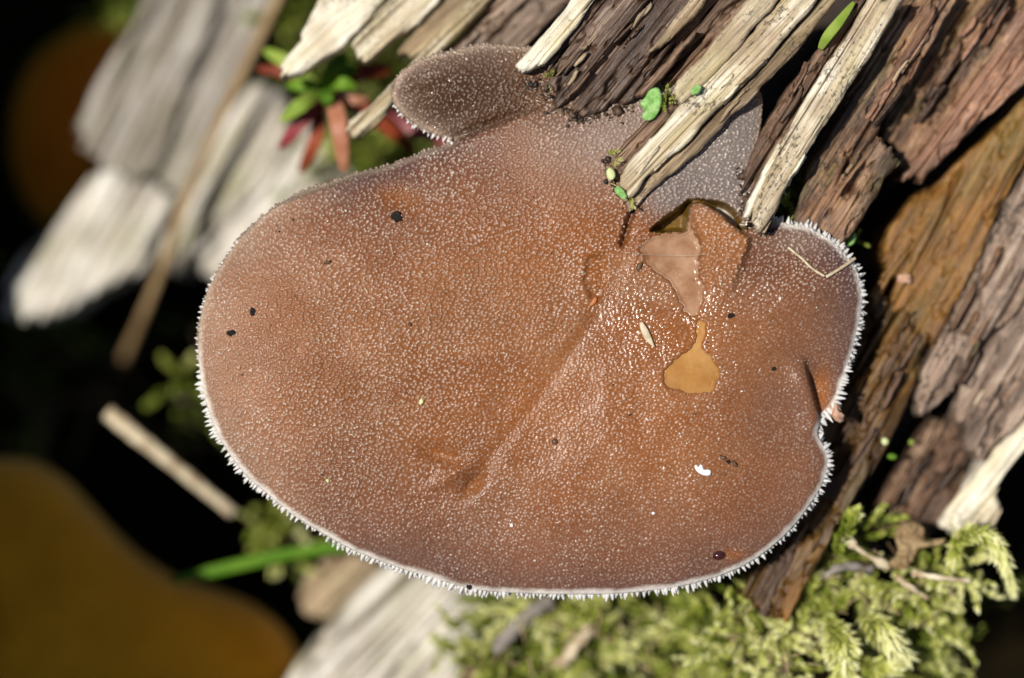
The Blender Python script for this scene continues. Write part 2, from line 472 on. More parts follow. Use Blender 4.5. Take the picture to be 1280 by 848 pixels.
# heartwood that everything else splits off from
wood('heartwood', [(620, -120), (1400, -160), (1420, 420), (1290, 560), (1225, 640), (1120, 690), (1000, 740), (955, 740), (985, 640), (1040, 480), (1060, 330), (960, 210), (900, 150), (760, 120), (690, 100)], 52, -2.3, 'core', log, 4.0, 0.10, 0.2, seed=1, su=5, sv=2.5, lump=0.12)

WOODS = [
 # name, outline, grain angle, height, material, options
 ('wood_face', [(700, 112), (724, 60), (764, -10), (1036, -10), (1004, 30), (966, 72), (930, 104), (890, 112), (840, 106), (790, 116), (750, 124)], 48, 0.16, 'brown', dict(seed=66, thick=1.0, amp=0.07, jag=0.1, lump=0.05)),
 ('wood_strip', [(650, 91), (647, 80), (680, 40), (716, -8), (748, -8), (716, 36), (682, 80), (664, 88)], 50, 0.42, 'pale', dict(seed=2, thick=0.7, amp=0.02, jag=0.07)),
 ('wood_plank', [(683, 90), (690, 70), (718, 36), (748, -8), (884, -8), (862, 26), (838, 62), (812, 100), (798, 112), (794, 124), (776, 134), (762, 130), (757, 140), (738, 146), (728, 147), (721, 139), (712, 138), (704, 128), (694, 127), (686, 112)], 51, 0.34, 'dark', dict(seed=3, thick=0.7, amp=0.055, jag=0.10, jf=14)),
 ('splinter', [(806, 66), (818, 55), (866, -8), (888, -8), (866, 22), (846, 42), (828, 58), (815, 64)], 51, 0.44, 'tan', dict(seed=4, thick=0.25, amp=0.02)),
 ('splinter', [(788, 123), (800, 108), (828, 76), (850, 54), (867, 37), (868, 46), (850, 66), (830, 92), (812, 112), (800, 122)], 49, 0.45, 'brown', dict(seed=5, thick=0.3, amp=0.02)),
 ('wood_plank', [(846, 60), (880, 20), (900, -8), (948, -8), (930, 14), (900, 42), (868, 76), (852, 84)], 47, 0.20, 'brown', dict(seed=6, thick=0.4, amp=0.04)),
 ('wood_strip', [(838, 113), (846, 98), (868, 74), (902, 38), (944, -8), (984, -8), (962, 18), (930, 50), (905, 76), (882, 98), (862, 118), (850, 128)], 46, 0.56, 'cream', dict(seed=7, thick=0.5, amp=0.025, jag=0.09)),
 ('wood_plank', [(768, 229), (780, 214), (800, 190), (826, 160), (850, 130), (884, 98), (932, 48), (966, 14), (984, -8), (1030, -8), (1000, 28), (970, 62), (930, 104), (896, 140), (862, 176), (830, 208), (806, 232), (792, 250), (784, 252), (778, 238)], 46, 0.50, 'cream', dict(seed=8, thick=0.6, amp=0.04, jag=0.12)),
 ('wood_strip', [(758, 206), (764, 194), (780, 176), (806, 150), (830, 132), (846, 132), (824, 160), (798, 190), (780, 212), (768, 224), (760, 220)], 46, 0.38, 'brown', dict(seed=9, thick=0.5, amp=0.03, jag=0.10)),
 ('wood_strip', [(786, 256), (794, 248), (830, 206), (864, 174), (898, 138), (932, 102), (972, 60), (1002, 26), (1030, -8), (1050, -8), (1020, 34), (996, 66), (964, 96), (940, 122), (912, 148), (880, 184), (846, 218), (816, 244), (800, 262), (791, 268)], 46, 0.40, 'tan', dict(seed=10, thick=0.7, amp=0.035, jag=0.12)),
 ('wood_plank', [(927, 252), (924, 222), (936, 190), (960, 146), (990, 102), (1016, 68), (1040, 46), (1066, 8), (1076, -8), (1092, -8), (1060, 48), (1026, 96), (996, 146), (966, 200), (950, 240), (936, 276), (930, 268)], 57, 0.30, 'brown', dict(seed=11, thick=0.9, amp=0.04, jag=0.12)),
 ('splinter', [(932, 272), (938, 250), (960, 206), (978, 176), (984, 178), (968, 210), (950, 244), (942, 268), (936, 284)], 58, 0.46, 'pale', dict(seed=12, thick=0.3, amp=0.02)),
 ('wood_strip', [(939, 280), (944, 254), (958, 222), (976, 184), (998, 142), (1028, 92), (1060, 46), (1088, -8), (1132, -8), (1100, 52), (1070, 102), (1040, 146), (1004, 200), (986, 232), (970, 266), (960, 288), (948, 290)], 58, 0.48, 'cream', dict(seed=13, thick=0.9, amp=0.03, jag=0.10)),
 ('bark_slab', [(985, 300), (994, 268), (1006, 232), (1014, 206), (1030, 178), (1046, 146), (1072, 106), (1096, 62), (1126, 12), (1140, -10), (1204, -10), (1180, 22), (1162, 58), (1134, 102), (1114, 134), (1094, 160), (1110, 186), (1124, 204), (1106, 224), (1098, 244), (1082, 268), (1064, 296), (1040, 312)], 57, -0.08, 'rose', dict(seed=14, thick=1.4, amp=0.05, jag=0.12, lump=0.09, tilt=(-0.15, 0.0))),
 ('bark_slab', [(1092, 160), (1112, 130), (1134, 98), (1164, 52), (1182, 16), (1200, -10), (1300, -10), (1286, 10), (1256, 60), (1224, 110), (1190, 150), (1160, 190), (1134, 214), (1112, 190)], 57, -0.55, 'rose', dict(seed=15, thick=1.2, amp=0.06, jag=0.1, lump=0.10)),
 ('wood_strip', [(1078, 150), (1100, 112), (1130, 66), (1154, 26), (1166, 6), (1174, 12), (1160, 44), (1132, 86), (1110, 122), (1090, 152)], 57, -0.04, 'peel', dict(seed=61, thick=0.3, amp=0.04, jag=0.1, lump=0.05)),
 ('wood_strip', [(1150, 118), (1176, 84), (1204, 46), (1232, 4), (1246, -10), (1262, -10), (1238, 30), (1208, 70), (1180, 104), (1160, 124)], 57, -0.42, 'rose', dict(seed=62, thick=0.3, amp=0.04, jag=0.1, lump=0.05)),
 ('bark_flake', [(1122, 220), (1132, 206), (1150, 192), (1176, 156), (1214, 106), (1244, 60), (1270, 18), (1296, -10), (1300, 96), (1282, 104), (1256, 130), (1222, 158), (1192, 188), (1166, 214), (1150, 236), (1142, 222), (1132, 228)], 55, -0.42, 'peel', dict(seed=16, thick=0.22, amp=0.035, jag=0.1, tilt=(0.05, 0.05), lump=0.05)),
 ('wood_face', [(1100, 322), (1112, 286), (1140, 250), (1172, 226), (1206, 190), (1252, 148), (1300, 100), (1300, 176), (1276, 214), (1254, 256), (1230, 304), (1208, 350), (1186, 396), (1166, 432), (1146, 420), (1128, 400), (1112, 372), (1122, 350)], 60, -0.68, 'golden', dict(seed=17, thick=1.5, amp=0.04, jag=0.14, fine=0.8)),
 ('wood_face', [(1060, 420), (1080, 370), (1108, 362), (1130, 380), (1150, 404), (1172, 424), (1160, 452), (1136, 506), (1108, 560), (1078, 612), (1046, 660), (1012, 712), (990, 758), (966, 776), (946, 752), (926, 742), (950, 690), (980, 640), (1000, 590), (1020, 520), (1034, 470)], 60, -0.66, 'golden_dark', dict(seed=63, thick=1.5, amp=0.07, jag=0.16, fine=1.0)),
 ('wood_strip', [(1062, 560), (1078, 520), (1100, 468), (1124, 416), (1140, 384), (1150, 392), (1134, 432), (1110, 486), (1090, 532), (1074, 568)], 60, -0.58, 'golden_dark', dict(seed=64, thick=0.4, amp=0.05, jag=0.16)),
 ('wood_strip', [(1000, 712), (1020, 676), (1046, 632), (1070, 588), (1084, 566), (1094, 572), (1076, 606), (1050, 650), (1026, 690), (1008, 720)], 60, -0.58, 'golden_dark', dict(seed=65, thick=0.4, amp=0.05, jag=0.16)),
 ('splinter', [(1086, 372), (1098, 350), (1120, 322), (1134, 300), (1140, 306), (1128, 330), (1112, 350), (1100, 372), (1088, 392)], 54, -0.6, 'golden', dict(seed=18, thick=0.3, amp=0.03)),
 ('wood_strip', [(1148, 520), (1146, 496), (1160, 456), (1188, 398), (1212, 344), (1234, 302), (1258, 254), (1300, 176), (1300, 350), (1276, 384), (1250, 410), (1224, 438), (1206, 470), (1192, 490), (1172, 506), (1160, 512)], 60, -0.7, 'pinkgrey', dict(seed=19, thick=0.8, amp=0.045, jag=0.12, lump=0.06)),
 ('wood_strip', [(1196, 520), (1204, 482), (1226, 442), (1252, 414), (1278, 388), (1300, 354), (1300, 510), (1272, 532), (1244, 556), (1226, 580), (1210, 560), (1206, 540)], 58, -0.8, 'pinkgrey', dict(seed=20, thick=0.8, amp=0.05, jag=0.1, lump=0.06)),
 ('wood_plank', [(1096, 636), (1112, 606), (1136, 570), (1156, 540), (1180, 520), (1208, 548), (1222, 584), (1206, 616), (1180, 648), (1150, 668), (1120, 664), (1104, 656)], 58, -1.2, 'brown', dict(seed=21, thick=0.8, amp=0.09, jag=0.2, lump=0.12)),
 ('wood_strip', [(1172, 654), (1186, 630), (1202, 606), (1224, 580), (1244, 556), (1272, 530), (1300, 506), (1300, 540), (1270, 570), (1252, 594), (1243, 616), (1251, 634), (1242, 660), (1222, 672), (1196, 668)], 52, -0.95, 'pale', dict(seed=22, thick=0.9, amp=0.04, jag=0.08, lump=0.05)),
 ('splinter', [(948, 752), (956, 726), (976, 690), (996, 660), (1004, 668), (986, 704), (970, 736), (962, 770), (954, 770)], 60, -0.6, 'brown', dict(seed=23, thick=0.4, amp=0.05, jag=0.14)),
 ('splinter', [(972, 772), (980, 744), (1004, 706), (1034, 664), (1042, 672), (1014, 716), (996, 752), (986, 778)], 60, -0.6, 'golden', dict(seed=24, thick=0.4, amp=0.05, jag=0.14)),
 # bleached splinters at the upper left end of the log
 ('wood_strip', [(350, 84), (358, 96), (376, 92), (396, 78), (420, 64), (446, 40), (470, 12), (490, -10), (404, -10), (384, 26), (374, 50), (360, 68)], 42, -0.75, 'pale', dict(seed=25, thick=0.5, amp=0.04)),
 ('wood_strip', [(437, 64), (442, 52), (458, 32), (484, 4), (496, -10), (556, -10), (536, 14), (510, 40), (492, 54), (470, 74), (456, 81), (448, 74)], 42, -0.8, 'pale', dict(seed=26, thick=0.5, amp=0.045)),
 ('wood_strip', [(497, 66), (508, 50), (530, 24), (556, -10), (600, -10), (580, 12), (556, 38), (532, 62), (512, 74)], 44, -0.95, 'tan', dict(seed=27, thick=0.5, amp=0.03)),
 ('splinter', [(433, 152), (438, 172), (450, 170), (474, 148), (494, 122), (520, 92), (556, 58), (584, 30), (620, -10), (594, -10), (560, 28), (530, 58), (504, 86), (480, 112), (456, 134)], 44, -0.7, 'cream', dict(seed=28, thick=0.35, amp=0.025)),
 ('wood_plank', [(540, 86), (556, 64), (590, 32), (624, -10), (714, -10), (690, 18), (668, 42), (650, 62), (610, 74), (570, 84)], 44, -0.85, 'pinkgrey', dict(seed=29, thick=0.6, amp=0.05)),
]
for nm, poly, ang, z, mat, kw in WOODS:
    kw.setdefault('pit', {'rose': 0.16, 'peel': 0.10, 'pinkgrey': 0.14, 'golden_dark': 0.14, 'brown': 0.10, 'golden': 0.06, 'dark': 0.10}.get(mat, 0.0))
    wood(nm, poly, ang, z, mat, log, **kw)

# fine splinters and loose fibres lying along the grain
def fibre(px, py, L, w, ang, z, mat, seed):
    a = math.radians(ang); du = np.array([math.cos(a), -math.sin(a)]); dv = np.array([math.sin(a), math.cos(a)])
    c = np.array([px, py]); up = []; dn = []
    for t, k in ((-0.5, 0.15), (-0.3, 0.7), (0.0, 1.0), (0.3, 0.8), (0.5, 0.1)):
        j = random.uniform(-0.25, 0.25) * w
        up.append(tuple(c + du * L * t + dv * (w * 0.5 * k + j))); dn.append(tuple(c + du * L * t + dv * (-w * 0.5 * k + j)))
    wood('fibre', up + dn[::-1], ang, z, mat, log, thick=0.12, amp=0.015, jag=0.05, seed=seed, edge=0.02, edge_r=0.02)
FIB = [ # centre line of a plank, spread, height, grain angle, materials, how many
 ((716, 100), (800, 10), 26, 0.40, 51, ['brown', 'dark', 'tan'], 12), ((800, 220), (990, 20), 16, 0.545, 46, ['cream', 'tan', 'pale'], 9), ((820, 228), (1000, 50), 6, 0.43, 46, ['brown', 'tan'], 5),
 ((960, 170), (1050, 40), 10, 0.36, 57, ['brown', 'dark'], 6), ((970, 235), (1090, 30), 12, 0.52, 58, ['pale', 'cream'], 5), ((1040, 230), (1150, 40), 34, -0.06, 57, ['rose', 'dark', 'peel', 'tan'], 12), ((1150, 160), (1250, 10), 24, -0.4, 57, ['rose', 'peel', 'dark'], 8),
 ((1120, 440), (1060, 560), 26, -0.58, 60, ['golden', 'golden_dark', 'brown'], 9), ((1020, 640), (980, 720), 22, -0.58, 60, ['golden_dark', 'brown'], 6), ((1190, 470), (1260, 320), 26, -0.62, 60, ['pinkgrey', 'rose', 'dark'], 8), ((1150, 620), (1190, 560), 26, -1.06, 58, ['brown', 'dark'], 6), ((1230, 500), (1280, 430), 24, -0.72, 58, ['pinkgrey', 'tan'], 5)]
sd = 300
for (a0, a1, spr, z, ang, mats, cnt) in FIB:
    for _ in range(cnt):
        t = random.random(); sd += 1
        fibre(a0[0] + (a1[0] - a0[0]) * t + random.uniform(-spr, spr), a0[1] + (a1[1] - a0[1]) * t + random.uniform(-spr, spr) * 0.5, random.uniform(26, 74), random.uniform(3, 8), ang + random.uniform(-4, 4), z + random.uniform(-0.05, 0.02), random.choice(mats), sd)

# the blurred grey log far below on the left
glog = thing('weathered_log', 'blurred weathered grey log lying deep below, left of the jelly fungus', 'log')
GL = [
 ('wood_slab', [(196, -40), (286, -40), (262, 40), (232, 110), (205, 185), (190, 220), (160, 226), (128, 206), (100, 188), (94, 160), (112, 118), (142, 66), (172, 14)], 62, -4.3, 'weathered', dict(seed=31, thick=1.4, amp=0.10)),
 ('wood_slab', [(286, -40), (370, -40), (336, 30), (310, 84), (282, 140), (254, 200), (222, 250), (196, 240), (204, 190), (234, 112), (264, 40)], 62, -4.45, 'weathered', dict(seed=32, thick=1.4, amp=0.12)),
 ('wood_slab', [(6, 384), (4, 360), (28, 318), (56, 284), (92, 244), (124, 206), (160, 222), (196, 226), (226, 246), (206, 290), (186, 330), (180, 346), (140, 354), (112, 372), (74, 394), (34, 402)], 60, -4.2, 'white', dict(seed=33, thick=1.6, amp=0.14)),
 ('wood_slab', [(224, 252), (256, 196), (284, 142), (318, 100), (352, 112), (366, 160), (340, 214), (300, 262), (262, 310), (222, 340), (196, 334), (208, 290)], 58, -4.4, 'white', dict(seed=34, thick=1.6, amp=0.12)),
 ('wood_slab', [(262, 312), (302, 262), (344, 212), (372, 160), (420, 160), (440, 220), (400, 290), (340, 340), (280, 350), (240, 345)], 56, -4.55, 'white', dict(seed=35, thick=1.4, amp=0.10)),
]
for nm, poly, ang, z, mat, kw in GL:
    wood(nm, poly, ang, z, mat, glog, su=6, sv=3, jag=0.15, **kw)

blog = thing('bleached_stump', 'bright sun-bleached broken wood jutting up below the cap\'s lower margin', 'wood')
BL = [
 ('wood_slab', [(340, 880), (366, 830), (396, 798), (430, 762), (462, 730), (490, 704), (540, 690), (600, 700), (612, 740), (598, 790), (574, 836), (560, 880)], 46, -2.9, 'white', dict(seed=41, thick=1.4, amp=0.10)),
 ('wood_slab', [(560, 880), (576, 836), (600, 792), (612, 742), (640, 730), (634, 770), (612, 806), (592, 850), (584, 880)], 50, -3.1, 'brown', dict(seed=42, thick=1.4, amp=0.08)),
 ('wood_slab', [(372, 742), (384, 714), (404, 696), (440, 690), (470, 694), (482, 704), (462, 728), (440, 750), (416, 772), (390, 770), (376, 758)], 46, -3.6, 'tan', dict(seed=43, thick=0.8, amp=0.08, lump=0.08)),
]
for nm, poly, ang, z, mat, kw in BL:
    wood(nm, poly, ang, z, mat, blog, su=5, sv=2.5, jag=0.08, **kw)

# ------------------------------------------------------------------ the jelly fungus
CAP = [(563, 178), (540, 186), (520, 193), (480, 208), (440, 217), (400, 231), (370, 243), (340, 262), (315, 282), (295, 303), (277, 330), (262, 358), (252, 390), (248, 420), (249, 455), (254, 490), (263, 520), (275, 548), (290, 572), (310, 597), (335, 618), (365, 643), (400, 665), (440, 687), (485, 705), (530, 720), (580, 735), (620, 740), (660, 742), (700, 743), (750, 743), (800, 740), (840, 735), (880, 726), (915, 714), (945, 698), (970, 679), (995, 654), (1015, 627), (1029, 604), (1036, 582), (1033, 562), (1022, 544), (1023, 534), (1032, 525), (1045, 508), (1054, 480), (1063, 450), (1071, 420), (1077, 390), (1078, 365), (1073, 342), (1063, 325), (1048, 308), (1028, 293), (1005, 282), (975, 277), (955, 262), (945, 235), (946, 190), (952, 150), (950, 112), (910, 95), (840, 80), (780, 70), (730, 60), (690, 60), (655, 57), (630, 55), (605, 55), (575, 60), (545, 67), (520, 77), (500, 91), (490, 108), (490, 122), (497, 136), (515, 153), (540, 167), (556, 173)]
capP = smooth_poly(CAP, 4)
capW = Wv(capP, 0.05)

def ell(px, py, cx, cy, sx, sy, rot=0.0):
    c, s = math.cos(rot), math.sin(rot)
    dx = px - cx; dy = py - cy
    a = (dx * c + dy * s) / sx; b = (-dx * s + dy * c) / sy
    return np.exp(-(a * a + b * b))

def poly_in(px, py, P):
    d, ins, _, _ = sdf(px, py, np.asarray(P, float))
    return np.where(ins, d, -d)

def seg_dist(px, py, pts):
    d = np.full(px.shape, 1e9)
    for (a, b) in zip(pts[:-1], pts[1:]):
        ex, ey = b[0] - a[0], b[1] - a[1]
        t = np.clip(((px - a[0]) * ex + (py - a[1]) * ey) / (ex * ex + ey * ey), 0, 1)
        d = np.minimum(d, np.hypot(px - a[0] - t * ex, py - a[1] - t * ey))
    return d

POOL_A = [(868, 404), (874, 400), (880, 404), (880, 416), (876, 430), (884, 444), (894, 458), (898, 468), (892, 480), (884, 491), (866, 492), (846, 488), (830, 482), (827, 470), (832, 458), (846, 445), (860, 436), (868, 424)]
POOL_B = [(797, 312), (806, 300), (822, 293), (842, 292), (856, 288), (861, 270), (864, 286), (873, 308), (872, 332), (877, 356), (876, 382), (869, 397), (856, 396), (848, 382), (842, 370), (834, 352), (818, 342), (804, 326)]
CAVITY = [(810, 290), (824, 276), (846, 260), (860, 250), (884, 250), (908, 256), (924, 272), (930, 292), (912, 282), (896, 268), (880, 258), (866, 256), (860, 268), (857, 290), (842, 291), (826, 293)]
FLAP = [(860, 262), (872, 253), (886, 256), (904, 268), (922, 285), (938, 299), (930, 330), (912, 370), (890, 396), (880, 380), (878, 350), (873, 330), (875, 306), (864, 285)]
def wobble(P, a, sd):
    P = resample(P, 1.6)
    return P + a * np.stack([fbm(P[:, 0] / 5, P[:, 1] / 5, sd, 2) - 0.5, fbm(P[:, 0] / 5, P[:, 1] / 5, sd + 7, 2) - 0.5], 1) * 2
poolA = wobble(smooth_poly(POOL_A, 4), 3.0, 5); poolB = wobble(smooth_poly(POOL_B, 4), 4.0, 6); cavP = smooth_poly(CAVITY, 4); flapP = smooth_poly(FLAP, 3)

def in_lobe(px, py):
    """1 on the small folded lobe at the upper left of the cap"""
    line = py - (178 - (px - 563) * 0.36)         # its lower crease, running right and up
    return sstep(5, -5, line) * sstep(712, 650, px)

def cap_base(px, py, dpx):
    """smooth relief of the cap top (no papillae), cm"""
    z = 0.11 + 0.30 * (1 - np.exp(-dpx / 105.0))
    R = 11.0; t = np.clip(R - dpx, 0, R)
    z -= 0.04 * (t / R) ** 2.0
    z += 0.05 * (fbm(px / 150.0, py / 150.0, 31, 3) - 0.5) + 0.022 * (fbm(px / 42.0, py / 42.0, 33, 3) - 0.5)
    # valley running from the wood down to the lower left dents
    vd = seg_dist(px, py, [(800, 290), (740, 400), (672, 500), (580, 612)])
    z -= 0.055 * np.exp(-(vd / 85.0) ** 2) + 0.012 * np.exp(-(vd / 9.0) ** 2)
    z -= 0.075 * ell(px, py, 548, 566, 26, 11, 0.3) + 0.07 * ell(px, py, 592, 604, 17, 9, -0.8)
    z += 0.05 * ell(px, py, 565, 592, 26, 9, -0.6)
    z -= 0.05 * ell(px, py, 500, 250, 26, 16, 0.2)
    # crease between the lobe and the cap
    lb = in_lobe(px, py)
    cr = seg_dist(px, py, [(556, 178), (600, 162), (640, 148), (690, 128)])
    z += lb * (-0.09) - 0.10 * np.exp(-(cr / 7.0) ** 2) * sstep(690, 600, px)
    z += 0.11 * ell(px, py, 545, 120, 48, 22, -0.25) * lb - 0.08 * ell(px, py, 520, 104, 34, 9, -0.35) * lb
    # towards the wood it sinks
    z -= 0.20 * sstep(170, 60, py) * sstep(640, 760, px)
    # crack that leaves the wood end at (783, 262)
    ck = seg_dist(px, py, [(792, 258), (784, 280), (777, 306)])
    z -= 0.13 * np.exp(-(ck / 3.6) ** 2)
    z += 0.05 * sstep(0, 14, (px - (792 - (py - 258) * 0.32))) * ell(px, py, 800, 290, 40, 30)
    # pocket beside the notch in the right margin
    t = px - (1003 + (py - 462) * 0.27)
    win = sstep(440, 480, py) * sstep(556, 534, py)
    z += win * (-0.26 * sstep(0, 9, t) * np.exp(-np.clip(t, 0, None) / 26.0) + 0.06 * np.exp(-(t + 6) ** 2 / 200.0))
    # flap, cavity, pools
    fd = poly_in(px, py, flapP); z += 0.12 * sstep(-2, 9, fd) * sstep(400, 290, py)
    cd = poly_in(px, py, cavP); z -= 0.30 * sstep(-1, 7, cd)
    z -= 0.045 * sstep(-2, 5, poly_in(px, py, poolA)) + 0.06 * sstep(-2, 6, poly_in(px, py, poolB))
    z -= 0.04 * sstep(-3, 5, poly_in(px, py, [(733, 322), (756, 318), (758, 345), (752, 372), (738, 376), (728, 350)]))
    return z

def papillae(px, py, cell, seed):
    """field of little rounded pegs: height 0..1"""
    gx = px / cell; gy = py / cell
    ix = np.floor(gx); iy = np.floor(gy)
    best = np.zeros_like(px)
    for ox in (-1, 0, 1):
        for oy in (-1, 0, 1):
            cx = ix + ox; cy = iy + oy
            fx = cx + 0.5 + (hash2(cx, cy, seed) - 0.5) * 0.8; fy = cy + 0.5 + (hash2(cx, cy, seed + 1) - 0.5) * 0.8
            a = 0.30 + 0.70 * hash2(cx, cy, seed + 2); rr = 0.40 + 0.19 * hash2(cx, cy, seed + 3)
            r = np.hypot(gx - fx, gy - fy) / rr
            h = a * np.clip(1 - r, 0, 1) ** 0.8 * (0.5 + 0.5 * np.clip(1 - r * r, 0, 1))
            best = np.maximum(best, h)
    return best

LIN = lambda r, g, b: np.array([((v / 255.0) / 12.92 if v <= 10 else ((v / 255.0 + 0.055) / 1.055) ** 2.4) for v in (r, g, b)])

def cap_all(x, y, d):
    px = x / (K * (H - 0.05) / H) + 640; py = 424 - y / (K * (H - 0.05) / H)
    dpx = d / K
    base = cap_base(px, py, dpx)
    wx = px + 7 * (fbm(px / 30, py / 30, 41, 2) - 0.5); wy = py + 7 * (fbm(px / 30, py / 30, 43, 2) - 0.5)
    p1 = papillae(wx * 0.883 + wy * 0.469, wy * 0.883 - wx * 0.469, 4.5, 11); p2 = papillae(wx * 0.927 + wy * 0.375, wy * 0.927 - wx * 0.375, 3.8, 23)
    finez = sstep(500, 820, px + (py - 424) * 0.75) * sstep(330, 420, py)       # lower right: finer, flatter
    p = p1 * (1 - finez) + p2 * 0.72 * finez
    clump = 0.30 + 1.4 * fbm(px / 36, py / 36, 51, 4)
    amp = (0.027 * (1 - 0.58 * finez)) * clump
    lb = in_lobe(px, py)
    amp = amp * (1 + 0.5 * lb) * (1 - 0.55 * sstep(9, 1, dpx) * sstep(330, 420, py))
    smooth = np.maximum(sstep(-1, 3, poly_in(px, py, poolA)), sstep(-1, 3, poly_in(px, py, poolB)))
    smooth = np.maximum(smooth, sstep(0, 4, poly_in(px, py, cavP)))
    amp = amp * (1 - 0.75 * smooth)
    wetz = np.maximum(ell(px, py, 850, 380, 90, 80), 0.9 * lb)
    wetz = np.maximum(wetz, ell(px, py, 930, 150, 26, 40))
    z = base + amp * p
    # pigment
    org = LIN(128, 76, 36); grey = LIN(150, 124, 106); mauve = LIN(80, 62, 62)
    def blend(c, t, k): return c * (1 - t[:, None]) + k[None, :] * t[:, None]
    c = np.repeat(org[None, :], len(px), 0)
    nz = fbm(px / 70, py / 70, 61, 4)
    c = blend(c, np.clip(sstep(0.44, 0.64, nz) * 0.35, 0, 1), LIN(146, 98, 60))
    edge = np.clip(np.exp(-dpx / 66.0) * (0.6 + 1.1 * nz), 0, 1)
    left = sstep(470, 300, px)
    c = blend(c, edge * 0.95 * (1 - left), mauve)
    c = blend(c, edge * 0.7 * left, grey)
    c = blend(c, np.clip(sstep(560, 700, py) * 0.35 * (0.4 + 1.2 * nz), 0, 1), LIN(124, 82, 56))
    gz = np.clip(sstep(290, 170, py) * sstep(600, 760, px) * 0.85, 0, 1)
    c = blend(c, gz, LIN(140, 122, 112))
    gz2 = sstep(780, 830, px) * sstep(290, 250, py)
    c = blend(c, np.clip(gz2 * 0.8, 0, 1), LIN(120, 112, 108))
    c = blend(c, 0.35 * sstep(300, 460, py) * sstep(900, 1000, px), LIN(130, 90, 62))
    c = blend(c, np.clip(0.55 * ell(px, py, 1000, 300, 40, 20), 0, 1), LIN(140, 118, 104))
    c = blend(c, 0.95 * lb, LIN(70, 45, 26))
    c = blend(c, np.clip(sstep(190, 110, py) * sstep(620, 680, px) * sstep(800, 700, px) * 0.75, 0, 1), LIN(96, 66, 42))
    c = blend(c, np.clip(0.8 * lb * np.exp(-dpx / 14.0), 0, 1), LIN(150, 128, 112))
    # translucent orange in hollows and thin spots
    for (cx, cy, sx, sy, ro, am) in [(548, 566, 22, 9, 0.3, 0.7), (593, 605, 17, 8, -0.8, 0.95), (640, 520, 46, 12, -0.9, 0.35), (500, 252, 34, 18, 0.2, 0.6), (742, 346, 13, 30, 0, 0.75), (1026, 488, 12, 34, 0.05, 0.9), (916, 692, 14, 7, 0, 0.7), (500, 244, 20, 10, 0, 0.4), (840, 420, 60, 26, 0, 0.45)]:
        c = blend(c, np.clip(am * ell(px, py, cx, cy, sx, sy, ro), 0, 1), LIN(136, 80, 32))
    cd = poly_in(px, py, cavP); c = blend(c, sstep(-2, 2, cd) * 0.95, LIN(112, 84, 26))
    fd = poly_in(px, py, flapP); c = blend(c, sstep(-1, 3, fd) * 0.7 * sstep(400, 300, py), LIN(160, 106, 62))
    c = blend(c, 0.45 * sstep(-8, 9, poly_in(px, py, [(760, 312), (790, 318), (806, 336), (830, 350), (842, 376), (830, 384), (800, 376), (768, 378), (758, 350)])), LIN(150, 108, 76))
    # white margin, where the lower lip of the cap faces out
    low = np.clip(sstep(395, 470, py) + sstep(960, 985, px) * sstep(255, 275, py), 0, 1)
    c = blend(c, low * sstep(9.5, 1.5, dpx + 5 * (fbm(px / 14, py / 14, 91, 3) - 0.5)) * 0.92, LIN(232, 224, 214))
    c = blend(c, (1 - low) * sstep(11, 1, dpx) * 0.5, LIN(190, 170, 150))
    pap = p * (1 - 0.6 * smooth) * (1 - 0.35 * lb) * np.clip(0.5 + 1.05 * fbm(px / 55, py / 55, 57, 4), 0.4, 1.25)
    return z, c, pap, np.clip(wetz, 0, 1)

CAPC = {}
def cap_zf(x, y, u, v, d):
    z, c, pap, wet = cap_all(x, y, d)
    CAPC['v'] = (c, pap, wet)
    return z
def cap_af(x, y, u, v, d, z):
    c, pap, wet = CAPC['v']
    return {'pigment': ('FLOAT_COLOR', np.concatenate([c, np.ones((len(c), 1))], 1)), 'papilla': ('FLOAT', pap), 'wet': ('FLOAT', wet)}

fungus = thing('jelly_fungus', 'large brown toothed jelly fungus cap with frosted skin and white spiny margin on the log', 'fungus')
cap = field('cap', capW, 1.05 * K, 1.05 * K, 0.0, cap_zf, [(0.02, 0.05), (0.12, 0.12), (0.45, 0.16), (0.9, 0.3)], M['jelly'], fungus, cap_af)
cap['label'] = 'brown gelatinous cap covered in tiny frosted papillae'

def cap_point(px, py):
    w = Wv([(px, py)], 0.05)
    d, ins, _, _ = sdf(w[:, 0], w[:, 1], capW)
    z, _, _, _ = cap_all(w[:, 0], w[:, 1], d)
    return np.array([w[0, 0], w[0, 1], z[0]])

